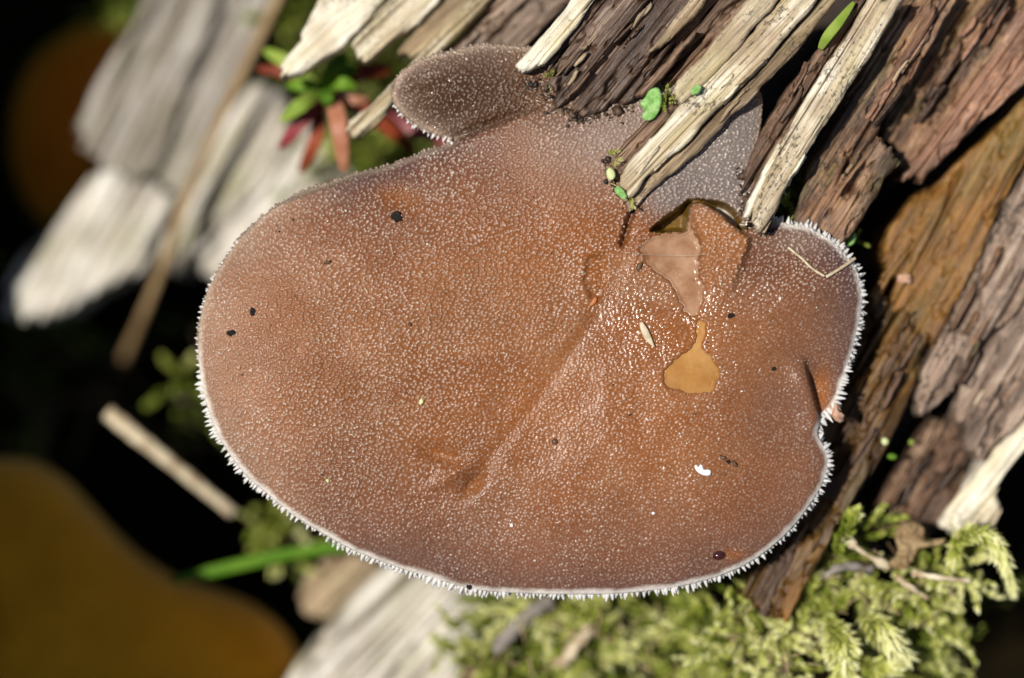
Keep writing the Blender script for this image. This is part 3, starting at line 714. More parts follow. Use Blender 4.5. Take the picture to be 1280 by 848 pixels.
# teeth along the margin: three rows of small white cones on the underside
def teeth():
    V = []; F = []
    P = resample(capW, 0.004)
    nxt = np.roll(P, -4, 0); prv = np.roll(P, 4, 0); tg = nxt - prv; tg /= np.linalg.norm(tg, axis=1, keepdims=True)
    out = np.stack([-tg[:, 1], tg[:, 0]], 1)
    # outward = away from the inside
    tst = P + out * 0.03
    _, ins, _, _ = sdf(tst[:, 0], tst[:, 1], capW)
    out[ins] *= -1
    ppx = P[:, 0] / K + 640; ppy = 424 - P[:, 1] / K
    n = 7
    for row, (ins_, drop, ln, r0) in enumerate([(0.014, -0.005, 0.085, 0.027), (0.02, 0.03, 0.105, 0.03), (0.05, 0.07, 0.12, 0.03)]):
        i = 0
        while i < len(P):
            x, y = ppx[i], ppy[i]
            strong = 0.0
            if y > 400 or (x > 965 and y > 270): strong = 1.0
            if x < 300 and 300 < y <= 400: strong = 0.45
            if 490 <= x < 570 and 130 < y < 180 : strong = 0.7
            if x < 256 and y < 470: strong = min(strong, 0.5)
            step = int(rng.uniform(8, 17))
            strong *= 0.55 + 0.75 * float(vnoise(np.array([i * 0.011 + row * 7]), np.array([3.3]), 8)[0])
            if strong > 0 and rng.random() < 0.94:
                l = ln * rng.uniform(0.4, 1.1) * strong ** 0.6; r = r0 * rng.uniform(0.75, 1.15) * (0.6 + 0.4 * strong)
                o = out[i] + tg[i] * rng.normal(0, 0.16)
                dirv = np.array([o[0], o[1], -0.16 + rng.normal(0, 0.12)]); dirv /= np.linalg.norm(dirv)
                b = np.array([P[i, 0] - out[i, 0] * ins_, P[i, 1] - out[i, 1] * ins_, 0.055 - drop - 0.085 * float(in_lobe(np.array([x]), np.array([y]))[0])])
                s = np.cross(dirv, [0, 0, 1]); s /= np.linalg.norm(s); t = np.cross(s, dirv)
                k0 = len(V)
                for f, rr in ((-0.25, 1.0), (0.35, 0.72), (0.78, 0.34)):
                    for k in range(n):
                        a = 2 * math.pi * k / n
                        V.append(b + dirv * l * f + (s * math.cos(a) + t * math.sin(a)) * r * rr)
                V.append(b + dirv * l)
                for j in range(2):
                    for k in range(n):
                        F.append((k0 + j * n + k, k0 + j * n + (k + 1) % n, k0 + (j + 1) * n + (k + 1) % n, k0 + (j + 1) * n + k))
                for k in range(n):
                    F.append((k0 + 2 * n + k, k0 + 2 * n + (k + 1) % n, k0 + 3 * n, k0 + 3 * n))
            i += step
    F = np.array(F); tri = F[:, 2] == F[:, 3]
    o = make_mesh('teeth', np.array(V), [F[~tri], F[tri][:, :3]], M['teeth'], cap)
    o['kind'] = 'stuff'; o['label'] = 'rows of small white pointed teeth under the margin'
teeth()

def nubs():
    """blunt papillae standing out along the upper margin"""
    V = []; F = []
    P = resample(capW, 0.004)
    tg = np.roll(P, -4, 0) - np.roll(P, 4, 0); tg /= np.linalg.norm(tg, axis=1, keepdims=True)
    out = np.stack([-tg[:, 1], tg[:, 0]], 1)
    tst = P + out * 0.03
    _, ins, _, _ = sdf(tst[:, 0], tst[:, 1], capW)
    out[ins] *= -1
    ppx = P[:, 0] / K + 640; ppy = 424 - P[:, 1] / K
    n = 7; i = 0
    while i < len(P):
        x, y = ppx[i], ppy[i]
        if y < 430 and x < 690:
            for _ in range(2):
                r = rng.uniform(0.012, 0.022); l = rng.uniform(0.012, 0.036)
                o = out[i] + tg[i] * rng.normal(0, 0.2)
                dv = np.array([o[0], o[1], rng.uniform(0.1, 1.0)]); dv /= np.linalg.norm(dv)
                ins_ = rng.uniform(-0.002, 0.035)
                b = np.array([P[i, 0] - out[i, 0] * ins_, P[i, 1] - out[i, 1] * ins_, 0.045 + ins_ * 0.6 - 0.085 * float(in_lobe(np.array([x]), np.array([y]))[0])])
                sd = np.cross(dv, [0.3, 0.2, 0.93]); sd /= np.linalg.norm(sd); t = np.cross(sd, dv); k0 = len(V)
                for f, rr in ((-0.6, 1.1), (0.2, 1.0), (0.7, 0.75), (0.95, 0.35)):
                    for k in range(n):
                        a = 2 * math.pi * k / n
                        V.append(b + dv * l * f + (sd * math.cos(a) + t * math.sin(a)) * r * rr)
                V.append(b + dv * l * 1.02)
                for j in range(3):
                    for k in range(n):
                        F.append((k0 + j * n + k, k0 + j * n + (k + 1) % n, k0 + (j + 1) * n + (k + 1) % n, k0 + (j + 1) * n + k))
                for k in range(n): F.append((k0 + 3 * n + k, k0 + 3 * n + (k + 1) % n, k0 + 4 * n, k0 + 4 * n))
        i += int(rng.uniform(5, 11))
    F = np.array(F); tri = F[:, 2] == F[:, 3]
    o = make_mesh('margin_papillae', np.array(V), [F[~tri], F[tri][:, :3]], M['nub'], cap)
    o['kind'] = 'stuff'; o['label'] = 'blunt frosted papillae along the upper margin'
nubs()

# standing water on the cap
def water_mat(name, c1, c2):
    """thin clouded water: glossy, partly see-through so that the skin below shows"""
    m, nt, b = new_mat(name)
    co = nd(nt, 'ShaderNodeTexCoord').outputs['Object']
    c = ramp(nt, [(0.3, c1), (0.7, c2)], noise(nt, co, 4.5, 5, 0.6)).outputs[0]
    nt.links.new(c, b.inputs['Base Color'])
    b.inputs['Roughness'].default_value = 0.07; b.inputs['IOR'].default_value = 1.33
    tp = nd(nt, 'ShaderNodeBsdfTransparent'); tp.inputs[0].default_value = (1.0, 0.9, 0.72, 1)
    ms = nd(nt, 'ShaderNodeMixShader')
    nt.links.new(ramp(nt, [(0.35, (0.3, 0.3, 0.3)), (0.7, (0.62, 0.62, 0.62))], noise(nt, co, 3.1, 4, 0.6)).outputs[0], ms.inputs[0])
    nt.links.new(b.outputs[0], ms.inputs[1]); nt.links.new(tp.outputs[0], ms.inputs[2])
    bp = nd(nt, 'ShaderNodeBump'); bp.inputs['Strength'].default_value = 0.15; bp.inputs['Distance'].default_value = 0.03
    nt.links.new(noise(nt, co, 9, 2, 0.5), bp.inputs['Height']); nt.links.new(bp.outputs[0], b.inputs['Normal'])
    nt.links.new(ms.outputs[0], nt.nodes['Material Output'].inputs[0])
    return m
def pool(name, P, lift, mat, label, flat):
    w = Wv(P, 0.05)
    def zf(x, y, u, v, d):
        px = x / (K * (H - 0.05) / H) + 640; py = 424 - y / (K * (H - 0.05) / H)
        dc, _, _, _ = sdf(x, y, capW)
        zb = cap_base(px, py, dc / K)
        lvl = zb.mean()
        return (zb * (1 - flat) + lvl * flat) + lift * (1 - np.exp(-d / (3.0 * K)))
    o = field(name, w, 1.6 * K, 1.6 * K, 0.0, zf, [(0.02, 0.06)], mat)
    return tag(o, label, 'water', None)
pool('water_pool', poolA, 0.03, water_mat('amber_water', tuple(LIN(188, 136, 72)), tuple(LIN(208, 158, 98))), 'smooth ochre drop-shaped water pool on the cap with a narrow neck', 0.35)
pool('water_pool', poolB, 0.035, water_mat('milky_water', tuple(LIN(156, 112, 80)), tuple(LIN(206, 168, 136))), 'milky tan water pool on the cap beside the raised flap', 0.1)

# ------------------------------------------------------------------ the two blurred fungi below
def small_fungus(name, poly, z, label, pig, rimc, dome=0.5, seed=0, wet=0.2):
    P = Wv(smooth_poly(poly, 5), z); st = {}
    def zf(x, y, u, v, d):
        zz = z + dome * (1 - np.exp(-d / 1.0)) - 0.12 * np.clip(1 - d / 0.12, 0, 1) ** 2 + 0.12 * (fbm(x * 1.3, y * 1.3, seed, 3) - 0.5)
        p = papillae(x / K, y / K, 8.0, seed + 3)
        st['p'] = p; st['d'] = d
        return zz + 0.02 * p
    def af(x, y, u, v, d, zz):
        e = np.exp(-d / 0.10)[:, None]
        c = np.array(pig)[None] * (1 - e) + np.array(rimc)[None] * e
        return {'pigment': ('FLOAT_COLOR', np.concatenate([c, np.ones((len(c), 1))], 1)), 'papilla': ('FLOAT', st['p'] * 0.08), 'wet': ('FLOAT', np.full(len(x), wet))}
    t = thing(name, label, 'fungus')
    field('cap', P, 2.6 * K, 2.6 * K, 0, zf, [(0.03, 0.08), (0.2, 0.18), (0.6, 0.3)], M['jelly_soft'], t, af)
    return t
small_fungus('jelly_fungus', [(-90, 590), (-40, 577), (0, 573), (40, 577), (78, 597), (112, 632), (146, 668), (182, 700), (222, 724), (262, 736), (302, 750), (338, 772), (364, 802), (376, 840), (370, 900), (200, 960), (-60, 960), (-140, 800)], -4.3, 'blurred amber brown fungus cap with wavy edge in shade beyond the bleached wood', LIN(255, 172, 36), LIN(235, 190, 110), 0.5, 71)
small_fungus('jelly_fungus', [(8, 190), (10, 140), (24, 96), (48, 62), (82, 38), (120, 24), (170, 16), (215, 30), (200, 110), (150, 200), (100, 262), (60, 284), (36, 266), (18, 232)], -6.5, 'dim dark brown fungus cap half hidden behind the weathered grey log', LIN(190, 112, 22), LIN(150, 150, 50), 0.4, 81)

# ------------------------------------------------------------------ moss
def moss_leaf_batch(base, dirs, ups, ln, wd, tint, V, F, T):
    for b, d, up, l, w, t in zip(base, dirs, ups, ln, wd, tint):
        s = np.cross(d, up); n_ = np.linalg.norm(s)
        if n_ < 1e-6: continue
        s /= n_; nn = np.cross(s, d)
        k = len(V)
        V += [b, b + d * l * 0.45 + s * w + nn * w * 0.35, b + d * l + nn * -l * 0.12, b + d * l * 0.45 - s * w + nn * w * 0.35, b + d * l * 0.5 - nn * w * 0.1]
        F += [(k, k + 1, k + 4), (k + 1, k + 2, k + 4), (k + 2, k + 3, k + 4), (k + 3, k, k + 4)]
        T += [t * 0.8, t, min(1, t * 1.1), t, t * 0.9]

def shoot(path, leaf_l, leaf_w, per, tint, style, V, F, T, R):
    """leaves round a stem path (n,3)"""
    P = np.asarray(path); n = len(P)
    ph = R.uniform(0, 6.28)
    for i in range(n - 1):
        t = P[i + 1] - P[i]; t /= np.linalg.norm(t)
        a = np.cross(t, [0.31, 0.52, 0.79]); a /= np.linalg.norm(a); b = np.cross(t, a)
        for k in range(per):
            ph += 2.4
            side = a * math.cos(ph) + b * math.sin(ph)
            f = i / (n - 1.0)
            spread = (0.9 if style == 0 else 0.55) * (1 - 0.45 * f)
            d = t * (1 - 0.55 * spread) + side * spread + R.normal(0, 0.12, 3); d /= np.linalg.norm(d)
            sc = (0.75 + 0.5 * math.sin(math.pi * min(1, f * 0.85 + 0.1))) * R.uniform(0.8, 1.2)
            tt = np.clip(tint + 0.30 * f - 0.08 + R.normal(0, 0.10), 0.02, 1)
            moss_leaf_batch([P[i] + (P[i + 1] - P[i]) * R.random()], [d], [side + t * 0.3], [leaf_l * sc], [leaf_w * sc], [tt], V, F, T)

def moss_patch(name, label, clumps, seed, parent=None, dz=0.0):
    R = np.random.default_rng(seed)
    V = []; F = []; T = []
    for (cx, cy, rad, z, cnt, tint, size, style) in clumps:
        for _ in range(max(4, int(cnt * 0.6))):
            a = R.uniform(0, 6.283); r = rad * math.sqrt(R.random())
            px = cx + r * math.cos(a); py = cy + r * math.sin(a)
            zz = z + dz - 0.35 * (r / rad) ** 2 + R.normal(0, 0.08)
            L = size * R.uniform(0.6, 1.3)
            lean = np.array([math.cos(a) * r / rad, -math.sin(a) * r / rad, 0]) * 0.7 + np.array([R.normal(0, 0.5), R.normal(0, 0.5) - 0.1, 0])
            base = W(px, py, zz) - np.array([0, 0, L * 0.55])
            n = 7
            pts = []
            for k in range(n):
                f = k / (n - 1)
                pts.append(base + np.array([0, 0, 1.0]) * L * (f - 0.35 * f * f) + lean * L * (0.35 * f + 0.6 * f * f))
            tv = np.clip(tint + R.normal(0, 0.16), 0.05, 0.98)
            if style == 2: shoot(pts, 0.125 * size / 0.6, 0.04 * size / 0.6, 5, tv, 1, V, F, T, R)
            else: shoot(pts, 0.15 * size / 0.6, 0.026 * size / 0.6, 5, tv, 0, V, F, T, R)
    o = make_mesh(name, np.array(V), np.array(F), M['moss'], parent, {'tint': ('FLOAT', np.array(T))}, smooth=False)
    return tag(o, label, 'moss', kind='stuff')

moss_patch('moss', 'sunlit yellow-green moss carpet under the log at the lower right', [
 (1140, 738, 40, -1.6, 80, 0.74, 0.34, 2), (1185, 715, 32, -1.5, 50, 0.82, 0.32, 2), (1085, 666, 20, -1.6, 24, 0.55, 0.34, 2), (1050, 742, 34, -1.75, 40, 0.62, 0.36, 0),
 (1120, 786, 40, -2.0, 34, 0.5, 0.42, 0), (1176, 772, 34, -1.8, 40, 0.66, 0.38, 2), (1085, 822, 24, -1.7, 20, 0.8, 0.42, 0), (1226, 775, 40, -4.2, 10, 0.26, 0.5, 0), (1140, 838, 46, -2.3, 26, 0.5, 0.5, 0),
 (1075, 702, 22, -1.8, 26, 0.6, 0.3, 2), (1040, 700, 16, -1.7, 14, 0.55, 0.3, 0), (1110, 730, 26, -1.55, 30, 0.86, 0.28, 2)], 101, dz=0.75)
moss_patch('moss', 'pale moss mass hanging at the log\'s ragged lower tip', [
 (966, 796, 30, -1.55, 60, 0.86, 0.34, 2), (930, 806, 32, -1.6, 60, 0.84, 0.34, 2), (1010, 752, 24, -1.6, 28, 0.66, 0.36, 0), (940, 842, 36, -1.7, 44, 0.84, 0.38, 2), (885, 778, 30, -2.2, 24, 0.5, 0.42, 0), (915, 744, 14, -1.9, 14, 0.55, 0.36, 2), (990, 776, 18, -1.6, 24, 0.78, 0.34, 0)], 102, dz=0.75)
moss_patch('moss', 'green feathery moss below the cap\'s lower margin', [
 (690, 770, 36, -2.2, 40, 0.74, 0.5, 0), (740, 765, 28, -2.2, 34, 0.8, 0.46, 0), (632, 768, 26, -2.6, 22, 0.52, 0.5, 0), (640, 838, 34, -2.3, 36, 0.7, 0.46, 2), (700, 838, 26, -2.5, 20, 0.56, 0.5, 0), (750, 826, 16, -2.2, 24, 0.7, 0.42, 2), (745, 795, 12, -2.2, 14, 0.74, 0.42, 2),
 (838, 785, 30, -2.4, 30, 0.58, 0.5, 0), (862, 832, 42, -2.2, 46, 0.72, 0.48, 0), (800, 846, 16, -2.7, 12, 0.5, 0.45, 0), (575, 820, 14, -2.4, 16, 0.66, 0.34, 2), (570, 792, 10, -2.4, 10, 0.62, 0.32, 2), (665, 800, 30, -2.8, 20, 0.45, 0.5, 0)], 103, dz=0.5)
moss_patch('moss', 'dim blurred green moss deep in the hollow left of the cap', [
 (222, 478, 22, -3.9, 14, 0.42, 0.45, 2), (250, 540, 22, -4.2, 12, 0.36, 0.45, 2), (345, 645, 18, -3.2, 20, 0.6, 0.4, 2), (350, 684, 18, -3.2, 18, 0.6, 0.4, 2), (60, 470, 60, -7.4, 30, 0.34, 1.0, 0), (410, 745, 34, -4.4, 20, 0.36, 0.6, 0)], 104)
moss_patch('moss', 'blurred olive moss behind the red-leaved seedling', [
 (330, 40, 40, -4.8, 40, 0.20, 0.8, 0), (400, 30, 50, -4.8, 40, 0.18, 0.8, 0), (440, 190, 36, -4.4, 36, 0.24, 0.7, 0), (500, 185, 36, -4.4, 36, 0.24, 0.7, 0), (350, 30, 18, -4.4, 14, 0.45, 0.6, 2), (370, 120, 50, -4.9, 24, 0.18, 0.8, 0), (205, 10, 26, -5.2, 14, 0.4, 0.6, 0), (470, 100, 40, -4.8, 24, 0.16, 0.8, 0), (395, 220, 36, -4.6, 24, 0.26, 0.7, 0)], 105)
moss_patch('moss', 'dark green moss wedged in the crack beside the cream strip', [
 (985, 262, 14, -0.15, 40, 0.3, 0.22, 0), (1000, 225, 10, -0.2, 24, 0.28, 0.2, 0), (1046, 160, 9, -0.45, 14, 0.45, 0.2, 2), (1062, 303, 8, -0.35, 12, 0.55, 0.2, 2), (1130, 25, 8, -0.6, 14, 0.4, 0.2, 0), (1180, 5, 8, -0.6, 14, 0.35, 0.2, 0)], 106)
moss_patch('moss', 'tiny moss tufts at the broken end of the cream plank', [
 (762, 192, 7, 0.42, 16, 0.75, 0.15, 0), (768, 206, 6, 0.45, 12, 0.8, 0.13, 0), (788, 246, 5, 0.5, 12, 0.85, 0.14, 0), (830, 130, 12, 0.40, 26, 0.42, 0.13, 0), (850, 120, 10, 0.42, 18, 0.45, 0.12, 0), (688, 96, 5, 0.3, 10, 0.7, 0.11, 0)], 107)

def frond(label, pts, leaf, wid, tint, seed, per=6, branch=0.0):
    R = np.random.default_rng(seed); V = []; F = []; T = []
    path = bez([W(*p) for p in pts], 9)
    shoot(path, leaf, wid, per, tint, 0, V, F, T, R)
    if branch:
        for i in range(3, len(path) - 3, 3):
            t = path[i + 1] - path[i]; t /= np.linalg.norm(t)
            for sg in (-1, 1):
                s = np.cross(t, [0, 0, 1.0]) * sg
                L = branch * (1 - 0.5 * i / len(path))
                bp = [path[i] + (t * 0.6 + s * 0.8 + np.array([0, 0, -0.15 * k / 5])) * L * k / 5 for k in range(6)]
                shoot(bp, leaf * 0.7, wid * 0.7, per - 1, tint, 0, V, F, T, R)
    o = make_mesh('moss_frond', np.array(V), np.array(F), M['moss'], None, {'tint': ('FLOAT', np.array(T))}, smooth=False)
    tag(o, label, 'moss frond', 'single moss fronds')
frond('hooked moss frond arching off the bright pale wood end', [(1192, 684, -0.75), (1204, 672, -0.55), (1226, 668, -0.45), (1244, 680, -0.50), (1256, 708, -0.60), (1266, 740, -0.75)], 0.13, 0.022, 0.84, 201, 7)
frond('short yellowish moss frond hanging beside the hooked frond', [(1194, 676, -0.65), (1194, 692, -0.65), (1190, 706, -0.75)], 0.11, 0.022, 0.8, 202, 7)
frond('straw-coloured tapering moss frond in front of a dark hole', [(1082, 768, -0.75), (1092, 782, -0.60), (1108, 798, -0.60), (1130, 818, -0.75)], 0.20, 0.03, 0.93, 203, 7)
frond('pale drooping moss frond with finger-like branches over the black hole', [(1038, 775, -0.75), (1046, 795, -0.55), (1052, 815, -0.55), (1056, 850, -0.75)], 0.14, 0.026, 0.84, 204, 6, 0.22)
frond('curved pale moss frond under the straw-coloured one', [(1078, 826, -0.85), (1090, 836, -0.75), (1108, 836, -0.75), (1124, 832, -0.85)], 0.14, 0.03, 0.78, 205, 7)
frond('small green moss shoot climbing the golden wood face', [(1046, 690, -0.8), (1056, 668, -0.6), (1062, 650, -0.55), (1070, 640, -0.6)], 0.10, 0.03, 0.5, 206, 5)

# dead stems and crumbs caught in the moss and on the dark floor
def litter(name, label, areas, seed, mat):
    R_ = np.random.default_rng(seed); Vs = []; F4 = []; F3 = []; n0 = 0
    for (cx, cy, rx, ry, z, cnt, L, w) in areas:
        for _ in range(cnt):
            px = cx + R_.uniform(-rx, rx); py = cy + R_.uniform(-ry, ry); zz = z + R_.normal(0, 0.12)
            a = R_.uniform(0, 6.28); l = L * R_.uniform(0.4, 1.3)
            p = [W(px + math.cos(a) * l * t, py + math.sin(a) * l * t, zz + R_.normal(0, 0.05)) for t in (-0.5, 0.0, 0.5)]
            path = bez(p, 4); m = len(path)
            V, F = tube(path, [w * K * (0.6 + 0.4 * R_.random()) for _ in range(m)], 6, flat=((0, 0, 1), 0.6))
            Vs.append(V); F4.append(F[0] + n0); F3.append(F[1] + n0); n0 += len(V)
    o = make_mesh(name, np.concatenate(Vs), [np.concatenate(F4), np.concatenate(F3)], mat)
    tag(o, label, 'litter', kind='stuff')
litter('plant_litter', 'fine brown stems and straw bits caught in the lower moss', [(1120, 740, 90, 60, -0.8, 34, 24, 1.3), (960, 800, 60, 40, -0.75, 22, 20, 1.2), (740, 800, 120, 40, -1.6, 22, 26, 1.8)], 401, simple_mat('dead_stems', (0.10, 0.05, 0.02), (0.48, 0.36, 0.2), 2.0, 0.7))
litter('plant_litter', 'dim dead stems and needles scattered over the dark hollow floor', [(120, 500, 140, 70, -6.8, 26, 60, 4), (330, 110, 110, 100, -5.0, 14, 50, 3), (380, 640, 60, 70, -4.6, 12, 40, 3)], 402, simple_mat('old_needles', (0.05, 0.03, 0.012), (0.22, 0.15, 0.07), 1.0, 0.8))

# ------------------------------------------------------------------ leaves, twigs and bits
def blade(name, pts, width, mat, parent=None, thick=0.14, n=12, prof=None, up=(0, 0, 1), ragged=0.0):
    path = bez([W(*p) for p in pts], 7)
    m = len(path)
    R = []
    for i in range(m):
        f = i / (m - 1)
        r = math.sin(math.pi * (0.10 + 0.86 * f)) ** 0.7 if prof is None else prof(f)
        R.append(max(0.004, width * K * 0.5 * r * (1 + ragged * random.uniform(-1, 1))))
    if ragged: path = path + np.array([[random.uniform(-1, 1) * ragged * width * K * 0.2, random.uniform(-1, 1) * ragged * width * K * 0.2, 0] for _ in range(m)])
    V, F = tube(path, R, n, flat=(up, thick))
    if ragged: V = V + np.array([[random.uniform(-1, 1) * ragged * width * K * 0.1 for _ in range(3)] for _ in range(len(V))])
    return make_mesh(name, V, F, mat, parent)

M['green'] = simple_mat('fresh_green_leaf', (0.09, 0.22, 0.015), (0.20, 0.36, 0.03), 4, 0.6, trans=0.35, spec=0.25)
M['lime'] = simple_mat('lime_leaf', (0.28, 0.42, 0.05), (0.46, 0.56, 0.12), 5, 0.6, trans=0.4, spec=0.25)
M['red'] = simple_mat('red_leaf', (0.15, 0.02, 0.008), (0.32, 0.06, 0.02), 5, 0.55, trans=0.2, spec=0.25)
M['crimson'] = simple_mat('crimson_leaf', (0.18, 0.008, 0.012), (0.36, 0.05, 0.06), 5, 0.45, trans=0.2)
M['salmon'] = simple_mat('salmon_leaf', (0.42, 0.15, 0.08), (0.56, 0.26, 0.15), 5, 0.45, trans=0.2, bump=0.3)
M['mint'] = simple_mat('bright_liverwort', (0.18, 0.44, 0.08), (0.46, 0.74, 0.26), 18, 0.6, trans=0.25, bump=0.5)
M['lemon'] = simple_mat('pale_lemon_leaflet', (0.62, 0.70, 0.30), (0.75, 0.78, 0.42), 4, 0.5, trans=0.2)
M['grass'] = simple_mat('grass_green', (0.07, 0.19, 0.006), (0.13, 0.27, 0.012), 2, 0.6, trans=0.3, spec=0.2)
M['straw'] = simple_mat('dry_straw', (0.30, 0.20, 0.10), (0.70, 0.60, 0.42), 7, 0.6, bump=0.3)
M['stalk'] = simple_mat('dull_brown_stalk', (0.20, 0.12, 0.05), (0.34, 0.23, 0.11), 2, 0.7, bump=0.3)
M['black'] = simple_mat('black_grit', (0.006, 0.005, 0.005), (0.03, 0.025, 0.022), 20, 0.55, spec=0.3, bump=0.8)
M['brownbit'] = simple_mat('brown_crumb', (0.05, 0.025, 0.012), (0.14, 0.07, 0.03), 20, 0.5)
M['orangebit'] = simple_mat('orange_crumb', (0.38, 0.10, 0.02), (0.55, 0.2, 0.06), 20, 0.5)
M['pinkbit'] = simple_mat('pinkish_wood_crumb', (0.45, 0.22, 0.13), (0.66, 0.42, 0.3), 14, 0.7, bump=0.5)
M['whitebit'] = simple_mat('white_flake', (0.86, 0.86, 0.84), (0.93, 0.93, 0.91), 10, 0.6)
M['dropred'] = simple_mat('dark_red_droplet', (0.03, 0.005, 0.004), (0.07, 0.012, 0.008), 8, 0.14, coat=1.0)
M['dryleaf'] = simple_mat('dry_brown_leaf', (0.20, 0.12, 0.05), (0.46, 0.33, 0.17), 3, 0.6, trans=0.2, bump=0.5)
M['greychip'] = simple_mat('grey_wood_chip', (0.08, 0.065, 0.055), (0.30, 0.26, 0.22), 4, 0.7, bump=0.4)
M['thread'] = simple_mat('silk_thread', (0.4, 0.35, 0.28), (0.5, 0.45, 0.38), 4, 0.3)

plant = thing('seedling', 'small seedling with green and red narrow leaves among bleached splinters', 'plant')
st_path = bez([W(398, 118, -4.6), W(400, 116, -3.2), W(402, 113, -1.95)], 8)
V, F = tube(st_path, 0.07, 8); make_mesh('stem', V, F, M['red'], plant)
LEAVES = [
 ([(404, 112, -1.35), (416, 92, -1.1), (432, 66, -1.15)], 25, 'green'), ([(406, 114, -1.35), (424, 104, -1.0), (446, 110, -1.05)], 20, 'green'),
 ([(402, 112, -1.35), (408, 122, -1.0), (410, 134, -1.1)], 18, 'green'), ([(400, 112, -1.4), (380, 106, -1.2), (358, 108, -1.3)], 20, 'green'),
 ([(400, 114, -1.35), (378, 130, -1.05), (350, 152, -1.15)], 21, 'lime'), ([(396, 108, -1.5), (364, 82, -1.35), (330, 62, -1.5)], 22, 'lime'),
 ([(400, 112, -1.6), (362, 92, -1.5), (322, 86, -1.6)], 20, 'red'), ([(398, 120, -1.5), (378, 150, -1.35), (349, 186, -1.5)], 21, 'crimson'),
 ([(414, 112, -1.3), (424, 160, -1.0), (430, 216, -1.2)], 25, 'salmon'), ([(402, 124, -1.7), (394, 176, -1.6), (374, 216, -1.8)], 20, 'red'),
 ([(412, 112, -1.6), (450, 92, -1.5), (490, 86, -1.6)], 24, 'red'), ([(416, 118, -1.7), (470, 148, -1.5), (520, 190, -1.7)], 22, 'red'),
 ([(414, 116, -1.5), (440, 124, -1.4), (462, 122, -1.5)], 17, 'salmon'), ([(460, 130, -1.8), (510, 160, -1.7), (566, 182, -1.7)], 18, 'crimson'),
 ([(404, 108, -1.7), (430, 88, -1.5), (448, 94, -1.5)], 20, 'green'),
]
for pts, w, mt in LEAVES:
    blade('leaf', [(x, y, z - 0.45) for (x, y, z) in pts], w * 0.95, M[mt], plant, 0.12, ragged=0.07)

def plate(name, poly, z, mat, label, cat, thick=0.05, tilt=(0, 0), seed=0, group=None, lump=0.02):
    P = Wv(smooth_poly(poly, 5), z); c = P.mean(0)
    def zf(x, y, u, v, d):
        return z + thick * (1 - np.exp(-d / 0.03)) + lump * (fbm(x * 14, y * 14, seed, 3) - 0.5) * 2 + tilt[0] * (x - c[0]) + tilt[1] * (y - c[1])
    o = field(name, P, 1.2 * K, 1.2 * K, 0.3, zf, [(0.008, thick), (0.03, thick * 1.6)], mat)
    return tag(o, label, cat, group)
plate('liverwort', [(800, 130), (806, 122), (812, 113), (822, 110), (827, 120), (826, 134), (818, 148), (808, 151), (802, 146), (806, 138)], 0.46, M['mint'], 'bright mint green lobed liverwort between the dark plank and the cream plank', 'liverwort', 0.014, (0.1, 0.1), 5)
plate('liverwort', [(768, 236), (774, 233), (780, 238), (784, 246), (780, 250), (774, 246), (770, 242)], 0.52, M['mint'], 'small mint green liverwort flake at the pointed end of the cream plank', 'liverwort', 0.012, (0, 0), 6)
plate('leaflet', [(758, 214), (763, 209), (768, 214), (769, 222), (763, 226), (759, 222)], 0.50, M['lemon'], 'pale lemon leaflet on the brown strip beside the plank end', 'leaflet', 0.012, (0, 0), 7)
plate('leaflet', [(863, 114), (870, 106), (877, 108), (874, 116), (866, 119)], 0.62, M['mint'], 'little green leaflet on the cream plank\'s upper strip', 'leaflet', 0.012, (0, 0), 8)
plate('leaf_fragment', [(1062, 298), (1066, 292), (1071, 293), (1068, 303), (1062, 309), (1059, 304)], -0.25, M['mint'], 'green leaf fragment just above the cap\'s right shoulder', 'leaf', 0.012, (0, 0), 9)
tag(blade('green_leaf', [(1025, 62, 0.35), (1034, 46, 0.5), (1050, 26, 0.5), (1068, 2, 0.4)], 13, M['lime'], None, 0.10), 'fresh green leaf blade in the black gap by the cream strip', 'leaf')
tag(blade('grass_blade', [(214, 726, -2.6), (250, 718, -2.6), (300, 706, -2.6), (370, 691, -2.6), (450, 680, -2.6)], 17, M['grass'], None, 0.25, prof=lambda f: 0.4 + 0.6 * min(1, f * 3)), 'blurred green grass blade passing under the cap\'s lower left margin', 'grass')
tag(blade('dry_stalk', [(352, -12, -3.6), (318, 60, -3.7), (280, 140, -3.7), (232, 250, -3.9), (205, 330, -4.1), (172, 410, -5.0), (150, 460, -6.0)], 14, M['stalk'], None, 0.8, prof=lambda f: 1.0), 'long dull brown stalk lying across the weathered grey log', 'stalk')
tag(blade('twig', [(134, 516, -2.9), (172, 546, -2.9), (220, 584, -3.0), (292, 642, -3.2)], 27, M['straw'], None, 0.7, prof=lambda f: 0.9 - 0.35 * f, ragged=0.1), 'pale straw-coloured twig floating blurred over the dark hollow', 'twig')
tag(blade('twig', [(1056, 672, -0.65), (1078, 690, -0.60), (1112, 710, -0.70)], 11, M['straw'], None, 0.7, prof=lambda f: 0.8 + 0.2 * math.sin(f * 9), ragged=0.34), 'short pale twig in the moss beside the golden wood face', 'twig')
tag(blade('twig', [(1030, 720, -0.75), (1056, 708, -0.70), (1092, 712, -0.75)], 11, M['greychip'], None, 0.7, prof=lambda f: 0.85, ragged=0.34), 'short grey twig crossing below the pale one in the moss', 'twig')
tag(blade('twig', [(1140, 716, -0.65), (1172, 722, -0.55), (1214, 726, -0.65)], 11, M['straw'], None, 0.6, prof=lambda f: 1 - 0.6 * f, ragged=0.34), 'pointed straw fragment on the moss under the bright wood end', 'twig')
tag(blade('twig', [(1122, 722, -0.65), (1138, 734, -0.55), (1160, 748, -0.65)], 9, M['straw'], None, 0.6, prof=lambda f: 0.9 - 0.3 * f, ragged=0.34), 'small slanting straw splinter sunk in the moss', 'twig')
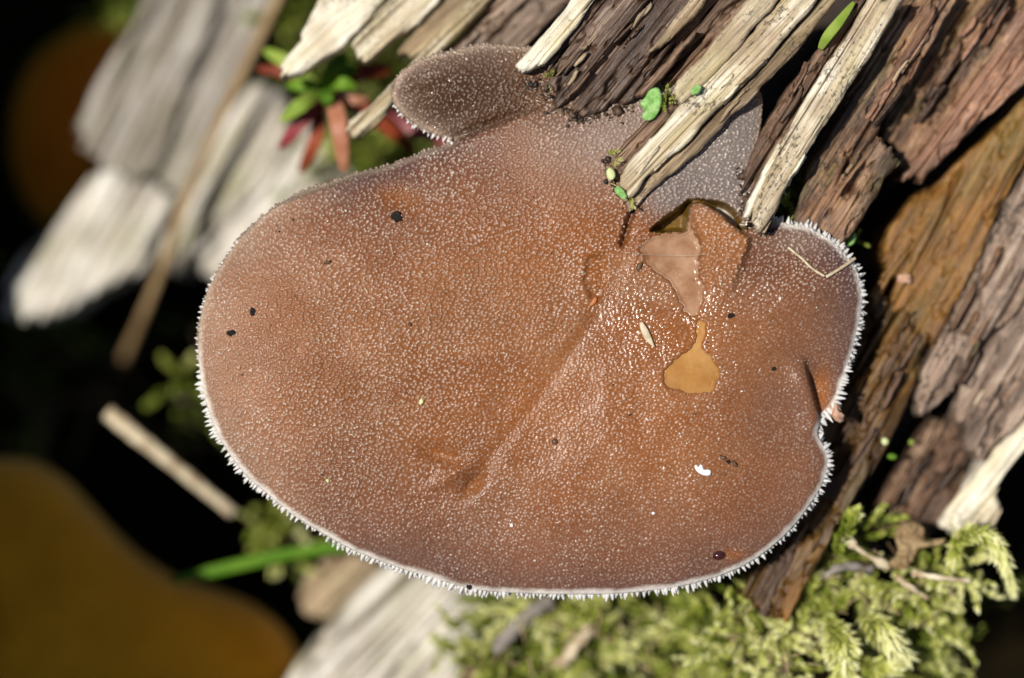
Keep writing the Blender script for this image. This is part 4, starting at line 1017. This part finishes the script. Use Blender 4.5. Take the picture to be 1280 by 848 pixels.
tag(blade('wood_chip', [(618, 812, -1.70), (640, 790, -1.60), (664, 766, -1.60), (690, 752, -1.70)], 22, M['greychip'], None, 0.5, prof=lambda f: 0.9, ragged=0.34), 'dark grey wood chip in the feathery moss below the cap', 'wood chip')
tag(blade('wood_chip', [(700, 832, -1.60), (718, 810, -1.50), (740, 784, -1.60)], 19, M['straw'], None, 0.5, prof=lambda f: 0.9, ragged=0.34), 'tan wood chip in the feathery moss below the cap', 'wood chip')
plate('dry_leaf', [(1118, 668), (1130, 656), (1146, 653), (1156, 662), (1156, 676), (1180, 672), (1178, 680), (1150, 686), (1140, 702), (1128, 712), (1112, 706), (1122, 690)], -0.65, M['dryleaf'], 'curled dry brown leaf scrap above the lower right moss', 'leaf', 0.04, (0.2, -0.15), 12, lump=0.08)

def crumb(name, px, py, size, mat, label, cat, stretch=(1, 1, 0.7), rot=0.0, seed=0, z=None, rough=0.75, sub=2, group=None):
    bm = bmesh.new(); bmesh.ops.create_icosphere(bm, subdivisions=sub, radius=1.0)
    V = np.array([v.co[:] for v in bm.verts]); F = np.array([[v.index for v in f.verts] for f in bm.faces]); bm.free()
    n = fbm(V[:, 0] * 1.7 + V[:, 2] + 9, V[:, 1] * 1.7 - V[:, 2] + 5, seed, 3)
    V = V * (1 + rough * (n - 0.5) * 2)[:, None] * np.array(stretch) * size * K * 0.5
    c, s = math.cos(rot), math.sin(rot)
    V = np.stack([V[:, 0] * c - V[:, 1] * s, V[:, 0] * s + V[:, 1] * c, V[:, 2]], 1)
    p = cap_point(px, py) if z is None else W(px, py, z)
    o = make_mesh(name, V, F, mat)
    o.location = p + np.array([0, 0, size * K * 0.5 * stretch[2] * 0.35])
    return tag(o, label, cat, group)
GR = 'black grit specks on the cap'
crumb('grit_speck', 497, 273, 14, M['black'], 'largest black speck on the cap, sitting in the amber dent', 'speck', seed=1, group=GR)
crumb('grit_speck', 318, 390, 8, M['black'], 'black speck near the cap\'s left margin, upper of two', 'speck', (0.8, 1.3, 0.7), seed=2, group=GR)
crumb('grit_speck', 291, 417, 11, M['black'], 'black speck closest to the cap\'s left margin', 'speck', (1.1, 0.8, 0.7), 0.5, seed=3, group=GR)
crumb('grit_speck', 412, 329, 8, M['brownbit'], 'small dark brown speck between the amber dent and the left margin', 'speck', (1.2, 0.6, 0.6), 0.5, seed=4, group=GR)
crumb('grit_speck', 911, 395, 8, M['black'], 'black speck right of the water pools', 'speck', (1.1, 0.8, 0.7), 0.3, seed=5, group=GR)
crumb('grit_speck', 964, 461, 5, M['black'], 'tiny black speck between the pools and the right margin', 'speck', seed=6, group=GR)
crumb('grit_speck', 693, 551, 8, M['brownbit'], 'round brown speck right of the dent in the cap\'s middle', 'speck', seed=7, rough=0.15, group=GR)
crumb('grit_speck', 514, 406, 5, M['brownbit'], 'tiny brown speck in the open middle of the cap', 'speck', seed=8, group=GR)
crumb('grit_speck', 411, 600, 5, M['lemon'], 'tiny pale speck towards the cap\'s lower left margin', 'speck', seed=9)
crumb('leaf_speck', 528, 501, 8, M['lemon'], 'tiny yellow-green speck above the dent in the cap', 'speck', (0.7, 1.2, 0.6), -0.4, seed=10)
crumb('frass_bit', 901, 571, 8, M['brownbit'], 'dark crumb beside the white flake, left one of the short chain', 'crumb', (1.2, 0.6, 0.5), -0.3, seed=11)
crumb('frass_bit', 908, 576, 6, M['black'], 'dark crumb in the middle of the short chain by the white flake', 'crumb', (1, 0.8, 0.6), 0, seed=12)
crumb('frass_bit', 916, 579, 9, M['brownbit'], 'dark crumb at the far end of the short chain by the white flake', 'crumb', (1.1, 0.6, 0.5), -0.8, seed=13)
crumb('droplet', 897, 693, 15, M['dropred'], 'glossy dark red droplet near the cap\'s lower right margin', 'droplet', (1.05, 0.75, 0.6), 0.2, seed=14, rough=0.06, sub=3)
crumb('bark_crumb', 741, 378, 12, M['orangebit'], 'small orange crumb left of the milky pool', 'crumb', (0.6, 1.1, 0.5), -0.6, seed=15)
crumb('bark_crumb', 797, 336, 12, M['brownbit'], 'small brown crumb at the milky pool\'s edge', 'crumb', (0.6, 1.0, 0.5), -0.5, seed=16)
crumb('wood_crumb', 1045, 518, 22, M['pinkbit'], 'pinkish wood crumb caught at the notch in the cap margin', 'crumb', (0.6, 1.0, 0.7), 0.35, seed=17, z=0.05, rough=0.8, sub=3)
crumb('wood_crumb', 1131, 349, 16, M['pinkbit'], 'pale crumb stuck on the golden wood face', 'crumb', (1.1, 0.8, 0.6), 0.2, seed=18, z=-0.6, rough=0.6, sub=3)
crumb('white_speck', 640, 655, 4, M['whitebit'], 'tiny white speck on the lower middle of the cap', 'speck', seed=20)
crumb('white_speck', 815, 640, 4, M['whitebit'], 'tiny white speck below the white flake', 'speck', seed=21)
crumb('grit_speck', 587, 733, 7, M['black'], 'black speck on the white margin above the bleached wood', 'speck', seed=22, group=GR)
crumb('leaflet', 1106, 552, 10, M['lemon'], 'pale round leaflet on the golden wood face', 'leaflet', (1, 1, 0.5), seed=23, z=-0.6, rough=0.2)
crumb('leaflet', 1115, 571, 11, M['green'], 'round green leaflet at the golden wood face\'s edge', 'leaflet', (1.2, 0.8, 0.5), seed=24, z=-0.6, rough=0.2)
crumb('leaflet', 1139, 553, 8, M['lime'], 'lime leaflet over the dark hollow beside the golden wood', 'leaflet', (0.9, 1, 0.5), seed=25, z=-0.9, rough=0.2)
cz = cap_point(878, 587)[2]
plate('white_flake', [(868, 583), (871, 581), (873, 584), (876, 580), (879, 583), (881, 587), (886, 587), (889, 589), (888, 594), (881, 595), (874, 592), (870, 588)], cz + 0.012, M['whitebit'], 'irregular white flake on the lower right of the cap', 'flake', 0.03, (0, 0), 14, lump=0.01)
def crumbs_on_cap():
    R_ = np.random.default_rng(55); Vs = []; Fs = []; n0 = 0
    bm = bmesh.new(); bmesh.ops.create_icosphere(bm, subdivisions=1, radius=1.0)
    B = np.array([v.co[:] for v in bm.verts]); BF = np.array([[v.index for v in f.verts] for f in bm.faces]); bm.free()
    line = [(655, 96), (684, 112), (700, 132), (726, 150), (758, 140), (790, 130)]; line2 = [(757, 196), (762, 222), (774, 240), (792, 266)]; line3 = [(926, 200), (926, 250), (938, 284), (962, 290)]
    P = []
    for L, cnt, sp in ((line, 170, 8), (line2, 70, 4), (line3, 60, 4)):
        for _ in range(cnt):
            k = R_.integers(0, len(L) - 1); t = R_.random()
            P.append((L[k][0] + (L[k + 1][0] - L[k][0]) * t + R_.normal(0, sp), L[k][1] + (L[k + 1][1] - L[k][1]) * t + abs(R_.normal(0, sp)) * 0.8))
    w = Wv(P, 0.05); d, ins, _, _ = sdf(w[:, 0], w[:, 1], capW); z, _, _, _ = cap_all(w[:, 0], w[:, 1], d)
    for (x, y), zz in zip(w, z):
        r = R_.choice([0.010, 0.016, 0.024, 0.036], p=[0.4, 0.33, 0.2, 0.07])
        Vs.append(B * r * R_.uniform(0.5, 1.5, 3) * (1 + 0.3 * R_.normal(0, 1, (len(B), 1))) + np.array([x, y, zz + r * 0.3])); Fs.append(BF + n0); n0 += len(B)
    m, nt, b = new_mat('rotten_crumbs')
    co = nd(nt, 'ShaderNodeTexCoord').outputs['Object']
    c = ramp(nt, [(0.4, (0.015, 0.009, 0.006)), (0.55, (0.07, 0.04, 0.02)), (0.68, (0.25, 0.17, 0.1))], noise(nt, co, 9.0, 3, 0.6)).outputs[0]
    nt.links.new(c, b.inputs['Base Color']); b.inputs['Roughness'].default_value = 0.6
    o = make_mesh('wood_crumbs', np.concatenate(Vs), np.concatenate(Fs), m, smooth=False)
    tag(o, 'dark rotten wood crumbs strewn where the planks meet the cap', 'crumbs', kind='stuff')
crumbs_on_cap()
def lay(name, pix, width, mat, label, cat, lift=0.03, thick=0.5, prof=None):
    pts = []
    for (x, y) in pix:
        p = cap_point(x, y); pts.append(p + np.array([0, 0, lift]))
    path = bez(pts, 5); m = len(path)
    R = [max(0.001, width * K * 0.5 * (1 if prof is None else prof(i / (m - 1)))) for i in range(m)]
    V, F = tube(path, R, 8, flat=((0, 0, 1), thick))
    return tag(make_mesh(name, V, F, mat), label, cat)
lay('bud_scale', [(799, 403), (804, 414), (809, 424), (816, 434)], 10, M['straw'], 'pale pointed bud scale on the cap between the pools', 'bud scale', 0.03, 0.35, lambda f: math.sin(math.pi * (0.12 + 0.86 * f)))
lay('needle_bit', [(983, 310), (1000, 324), (1012, 336), (1028, 346)], 3.2, M['straw'], 'thin pale fibre on the cap\'s right shoulder, longer of two', 'fibre', 0.03)
lay('needle_bit', [(1030, 347), (1042, 340), (1055, 332), (1068, 323)], 4, M['straw'], 'straight pale fibre reaching the cap\'s right margin', 'fibre', 0.03)
lay('silk_thread', [(780, 317), (810, 320), (850, 321), (884, 319)], 0.28, M['thread'], 'fine silk thread strung across the milky pool', 'thread', 0.09)

# dust and spores scattered over the skin
def dust():
    R_ = np.random.default_rng(77); Vs = []; Fs = []; n0 = 0
    bm = bmesh.new(); bmesh.ops.create_icosphere(bm, subdivisions=1, radius=1.0)
    B = np.array([v.co[:] for v in bm.verts]); BF = np.array([[v.index for v in f.verts] for f in bm.faces]); bm.free()
    P = np.stack([R_.uniform(260, 1070, 900), R_.uniform(180, 735, 900)], 1)
    w = Wv(P, 0.05); d, ins, _, _ = sdf(w[:, 0], w[:, 1], capW)
    keep = ins & (d > 0.08) & (fbm(P[:, 0] / 90, P[:, 1] / 90, 3, 3) + R_.uniform(-0.2, 0.2, 900) > 0.52)
    w = w[keep]; z, _, _, _ = cap_all(w[:, 0], w[:, 1], d[keep])
    for (x, y), zz in zip(w, z):
        r = R_.choice([0.006, 0.008, 0.011, 0.015], p=[0.45, 0.3, 0.18, 0.07])
        Vs.append(B * r * R_.uniform(0.6, 1.4, 3) * (1 + 0.25 * R_.normal(0, 1, (len(B), 1))) + np.array([x, y, zz + r * 0.2])); Fs.append(BF + n0); n0 += len(B)
    m, nt, b = new_mat('mixed_dust')
    co = nd(nt, 'ShaderNodeTexCoord').outputs['Object']
    c = ramp(nt, [(0.38, (0.02, 0.012, 0.008)), (0.5, (0.2, 0.1, 0.04)), (0.62, (0.75, 0.7, 0.62))], noise(nt, co, 3.0, 3, 0.6)).outputs[0]
    nt.links.new(c, b.inputs['Base Color'])
    o = make_mesh('dust', np.concatenate(Vs), np.concatenate(Fs), m)
    tag(o, 'fine dust grains scattered over the fungus cap', 'dust', kind='stuff')
dust()
